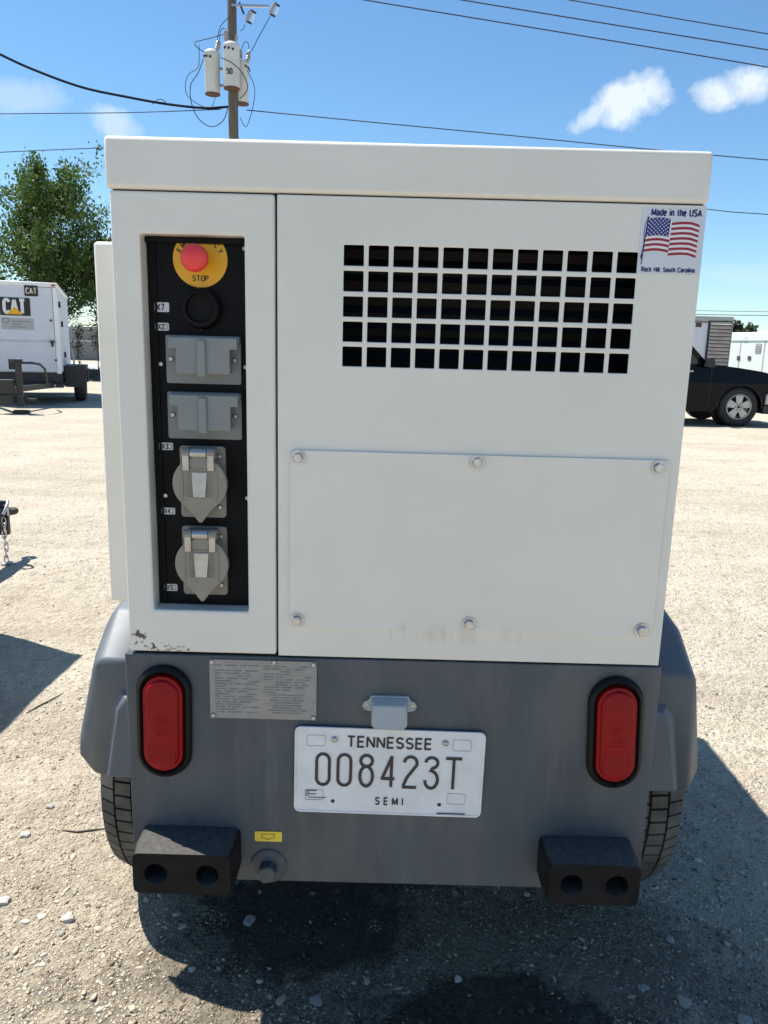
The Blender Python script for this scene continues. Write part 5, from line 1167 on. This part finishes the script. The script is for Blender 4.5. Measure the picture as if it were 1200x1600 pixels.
# yellow fuel drain label and plug
yl = part('yellow_label', MB().prism(stadium(-.1772, .4793, .0450, .0180, 4, 0, .0025), D - .0004, D + .0007), 'yellow2', gen)
part('drain_symbol', MB().ribbon([(-.1772, .4730), (-.1800, .4760), (-.1870, .4775), (-.1885, .4840), (-.1665, .4840), (-.1680, .4775), (-.1745, .4760)], .0009, D - .0008, D - .0005, True), 'ink', yl)
dpg = part('drain_plug', MB().lathe([(.031, .0012), (.031, -.001), (.027, -.0035), (.020, -.0040), (.0175, -.0045)], (-.1775, D, .424), 'y', 32), 'slate', gen, smooth=35)
part('plug_head', MB().loft([ring3([(-.1775 + .0165 * math.cos(k * PI / 3 + .2), .4215 + .0165 * math.sin(k * PI / 3 + .2)) for k in range(6)], D - .0046), ring3([(-.1775 + .0165 * math.cos(k * PI / 3 + .2), .4215 + .0165 * math.sin(k * PI / 3 + .2)) for k in range(6)], D - .020), ring3([(-.1775 + .014 * math.cos(k * PI / 3 + .2), .4215 + .014 * math.sin(k * PI / 3 + .2)) for k in range(6)], D - .0215)]), 'slate', dpg, bevel=.0008)

# rubber bumpers with two bores each
def bumper(xa, xb):
    yf, yb = D - .070, D - .0005; za, zb = .4220, .4930; r = .0180
    hc = [(xa + .036, .457), (xb - .036, .457)]
    outer = stadium((xa + xb) / 2, (za + zb) / 2, xb - xa, zb - za, 6, 0, .011); n = 22
    mb = MB()
    loops = [outer] + [circle(x, z, r, n) for x, z in hc]; allp = [p for l in loops for p in l]
    tris = tessellate_polygon([[Vector((p[0], p[1], 0)) for p in l] for l in loops])
    mb.add([(p[0], yf, p[1]) for p in allp], [tuple(t_) for t_ in tris])
    cxx = (xa + xb) / 2; czz = (za + zb) / 2
    big = [((p[0] - cxx) * 1.06 + cxx, (p[1] - czz) * 1.04 + czz) for p in outer]
    mb.loft([ring3(outer, yf), ring3(big, D - .045), ring3(big, yb)], False, True)
    for x, z in hc: mb.loft([ring3(circle(x, z, r, n), yf), ring3(circle(x, z, r * .97, n), yf + .034), ring3(circle(x, z, r * .55, n), yf + .0345)], False, True)
    bm = bmesh.new(); tmp = mesh_of('rubber_bumper', mb, M['rubber'], Vector(gen.location)); bm.from_mesh(tmp); bmesh.ops.remove_doubles(bm, verts=bm.verts, dist=.0002); bmesh.ops.recalc_face_normals(bm, faces=bm.faces); bm.to_mesh(tmp); bm.free()
    tmp.polygons.foreach_set('use_smooth', [True] * len(tmp.polygons)); tmp.set_sharp_from_angle(angle=math.radians(35))
    o = part('rubber_bumper', None, 'rubber', gen, mesh=tmp, bevel=.0050, seg=4)
    for x, z in hc: part('bumper_bolt', None, 'rubber', o, mesh=hexb, loc=(x, yf + .0340, z))
hexb = mesh_of('bumper_bolt', hexbolt(.006, .006), M['olivesteel'])
bumper(-.3800, -.2270); bumper(.2745, .4175)

# fenders
def fender(side):
    s_ = side; cx = .030; Xo = lambda v: cx + s_ * v
    xin = (-.3985 if s_ < 0 else .4445)
    Dt = 1.76
    Pin = [(1.398, .418), (1.418, .655), (1.525, .722), (1.62, .738)]; Pout = [(1.432, .442), (1.438, .478), (1.535, .610), (1.604, .655)]
    Pmid = [(1.399, .420), (1.419, .645), (1.527, .708), (1.62, .722)]
    mir = lambda P: P + [(2 * Dt - y, z) for y, z in reversed(P)]
    a, m_, o_ = mir(Pin), mir(Pmid), mir(Pout)
    xo = .628 if s_ > 0 else .642
    rings = [[(xin, y, z) for y, z in a], [(Xo(.586), y, z) for y, z in a], [(Xo(.600), y, z) for y, z in m_], [(Xo(xo), y, z) for y, z in o_], [(Xo(xo + .002), y + (.006 if y < Dt else -.006), z - .05 if 1 < i < 6 else z - .004) for i, (y, z) in enumerate(o_)]]
    o = part('fender', MB().loft(rings, False, False, closed=False), 'fender', gen, smooth=24)
    b = o.modifiers.new('bevel', 'BEVEL'); b.width = .011; b.segments = 4; b.limit_method = 'ANGLE'; b.angle_limit = math.radians(14)
    md = o.modifiers.new('solidify', 'SOLIDIFY'); md.thickness = .004; md.offset = 0
    xa, xb = sorted((xin + s_ * .002, Xo(.535)))
    tp = (.500 if s_ < 0 else .485)
    x_out_top, x_out_bot = Xo(.548), Xo(.568)
    inner = xin + s_ * .002
    def rg(dy, k):
        return [(inner, 1.3985 + dy, .419), (x_out_bot + s_ * k, 1.3985 + dy, .419), (x_out_top + s_ * k, 1.4085 + dy, .560 + k), (x_out_top - s_ * (.016 - k), 1.4105 + dy, .582 + k), (inner, 1.4115 + dy, .588 + k)]
    part('fender_emboss', MB().loft([rg(.002, .014), rg(-.016, 0)]), 'fender', o, bevel=.004, seg=3)
    return o
fender(-1); fender(1)

# wheels with tread blocks
def wheel(x0, x1):
    R, cz, cy = .316, .318, 1.765; xc = (x0 + x1) / 2; hw = (x1 - x0) / 2
    t = part('wheel', MB().lathe([(.18, -hw * .86), (.25, -hw * 1.0), (.285, -hw * 1.0), (R - .014, -hw * .90), (R - .009, -hw * .6), (R - .008, 0), (R - .009, hw * .6), (R - .014, hw * .90), (.285, hw * 1.0), (.25, hw * 1.0), (.18, hw * .86)], (xc, cy, cz), 'x', 72), 'tyregroove', gen, smooth=50)
    part('rim', MB().lathe([(.18, -hw * .84), (.17, -hw * .7), (.05, -hw * .2), (.05, hw * .2), (.17, hw * .7), (.18, hw * .84)], (xc, cy, cz), 'x', 40), 'frame2', t, smooth=40)
    tb = MB(); n = 64
    # five rows across: shoulder blocks wrap over the edge
    rows = [(-.99, -.66, 0, 1), (-.61, -.26, .5, 0), (-.20, .20, 0, 0), (.26, .61, .5, 0), (.66, .99, 0, 1)]
    for (u0, u1, ph_, sh) in rows:
        for k in range(n):
            a0 = 2 * PI * (k + ph_) / n; a1 = a0 + 2 * PI / n * (.86 if sh else .84); sk_ = .022 * (1 if u0 < 0 else -1)
            def V(a, u, r): 
                a = a + sk_ * (u - u0); return (xc + u * hw, cy + r * math.cos(a), cz + r * math.sin(a))
            ra = R - (.016 if u0 < -.9 else .002 if abs(u0) > .5 else 0); rb = R - (.016 if u1 > .9 else .002 if abs(u1) > .5 else 0)
            zig = .08
            tb.add([V(a0, u0, ra - .012), V(a1, u0, ra - .012), V(a1 + .004, u1, rb - .012), V(a0 + .004, u1, rb - .012), V(a0, u0, ra), V(a1, u0, ra), V(a1 + .004, u1, rb), V(a0 + .004, u1, rb)],
                   [(4, 5, 6, 7), (0, 1, 5, 4), (1, 2, 6, 5), (2, 3, 7, 6), (3, 0, 4, 7)])
    part('tread', tb, 'tyre', t, kind='stuff')
    sw_ = MB().lathe([(.285, -hw * 1.003), (R - .016, -hw * .985)], (xc, cy, cz), 'x', 72, caps=False).lathe([(.285, hw * 1.003), (R - .016, hw * .985)], (xc, cy, cz), 'x', 72, caps=False).lathe([(.19, hw * .90), (.25, hw * 1.004), (.285, hw * 1.004)], (xc, cy, cz), 'x', 72, caps=False).lathe([(.19, -hw * .90), (.25, -hw * 1.004), (.285, -hw * 1.004)], (xc, cy, cz), 'x', 72, caps=False)
    part('sidewall', sw_, 'tyre', t, smooth=50)
wheel(-.590, -.405); wheel(.460, .655)
# drawbar at the far end
part('drawbar', MB().box(CX - .04, CX + .04, YB + .001, YB + 1.1, .38, .46), 'slate', gen, bevel=.004)
part('coupler', MB().tube([(CX, YB + 1.1, .42), (CX, YB + 1.25, .42)], [.04, .03], 12), 'olivesteel', gen)
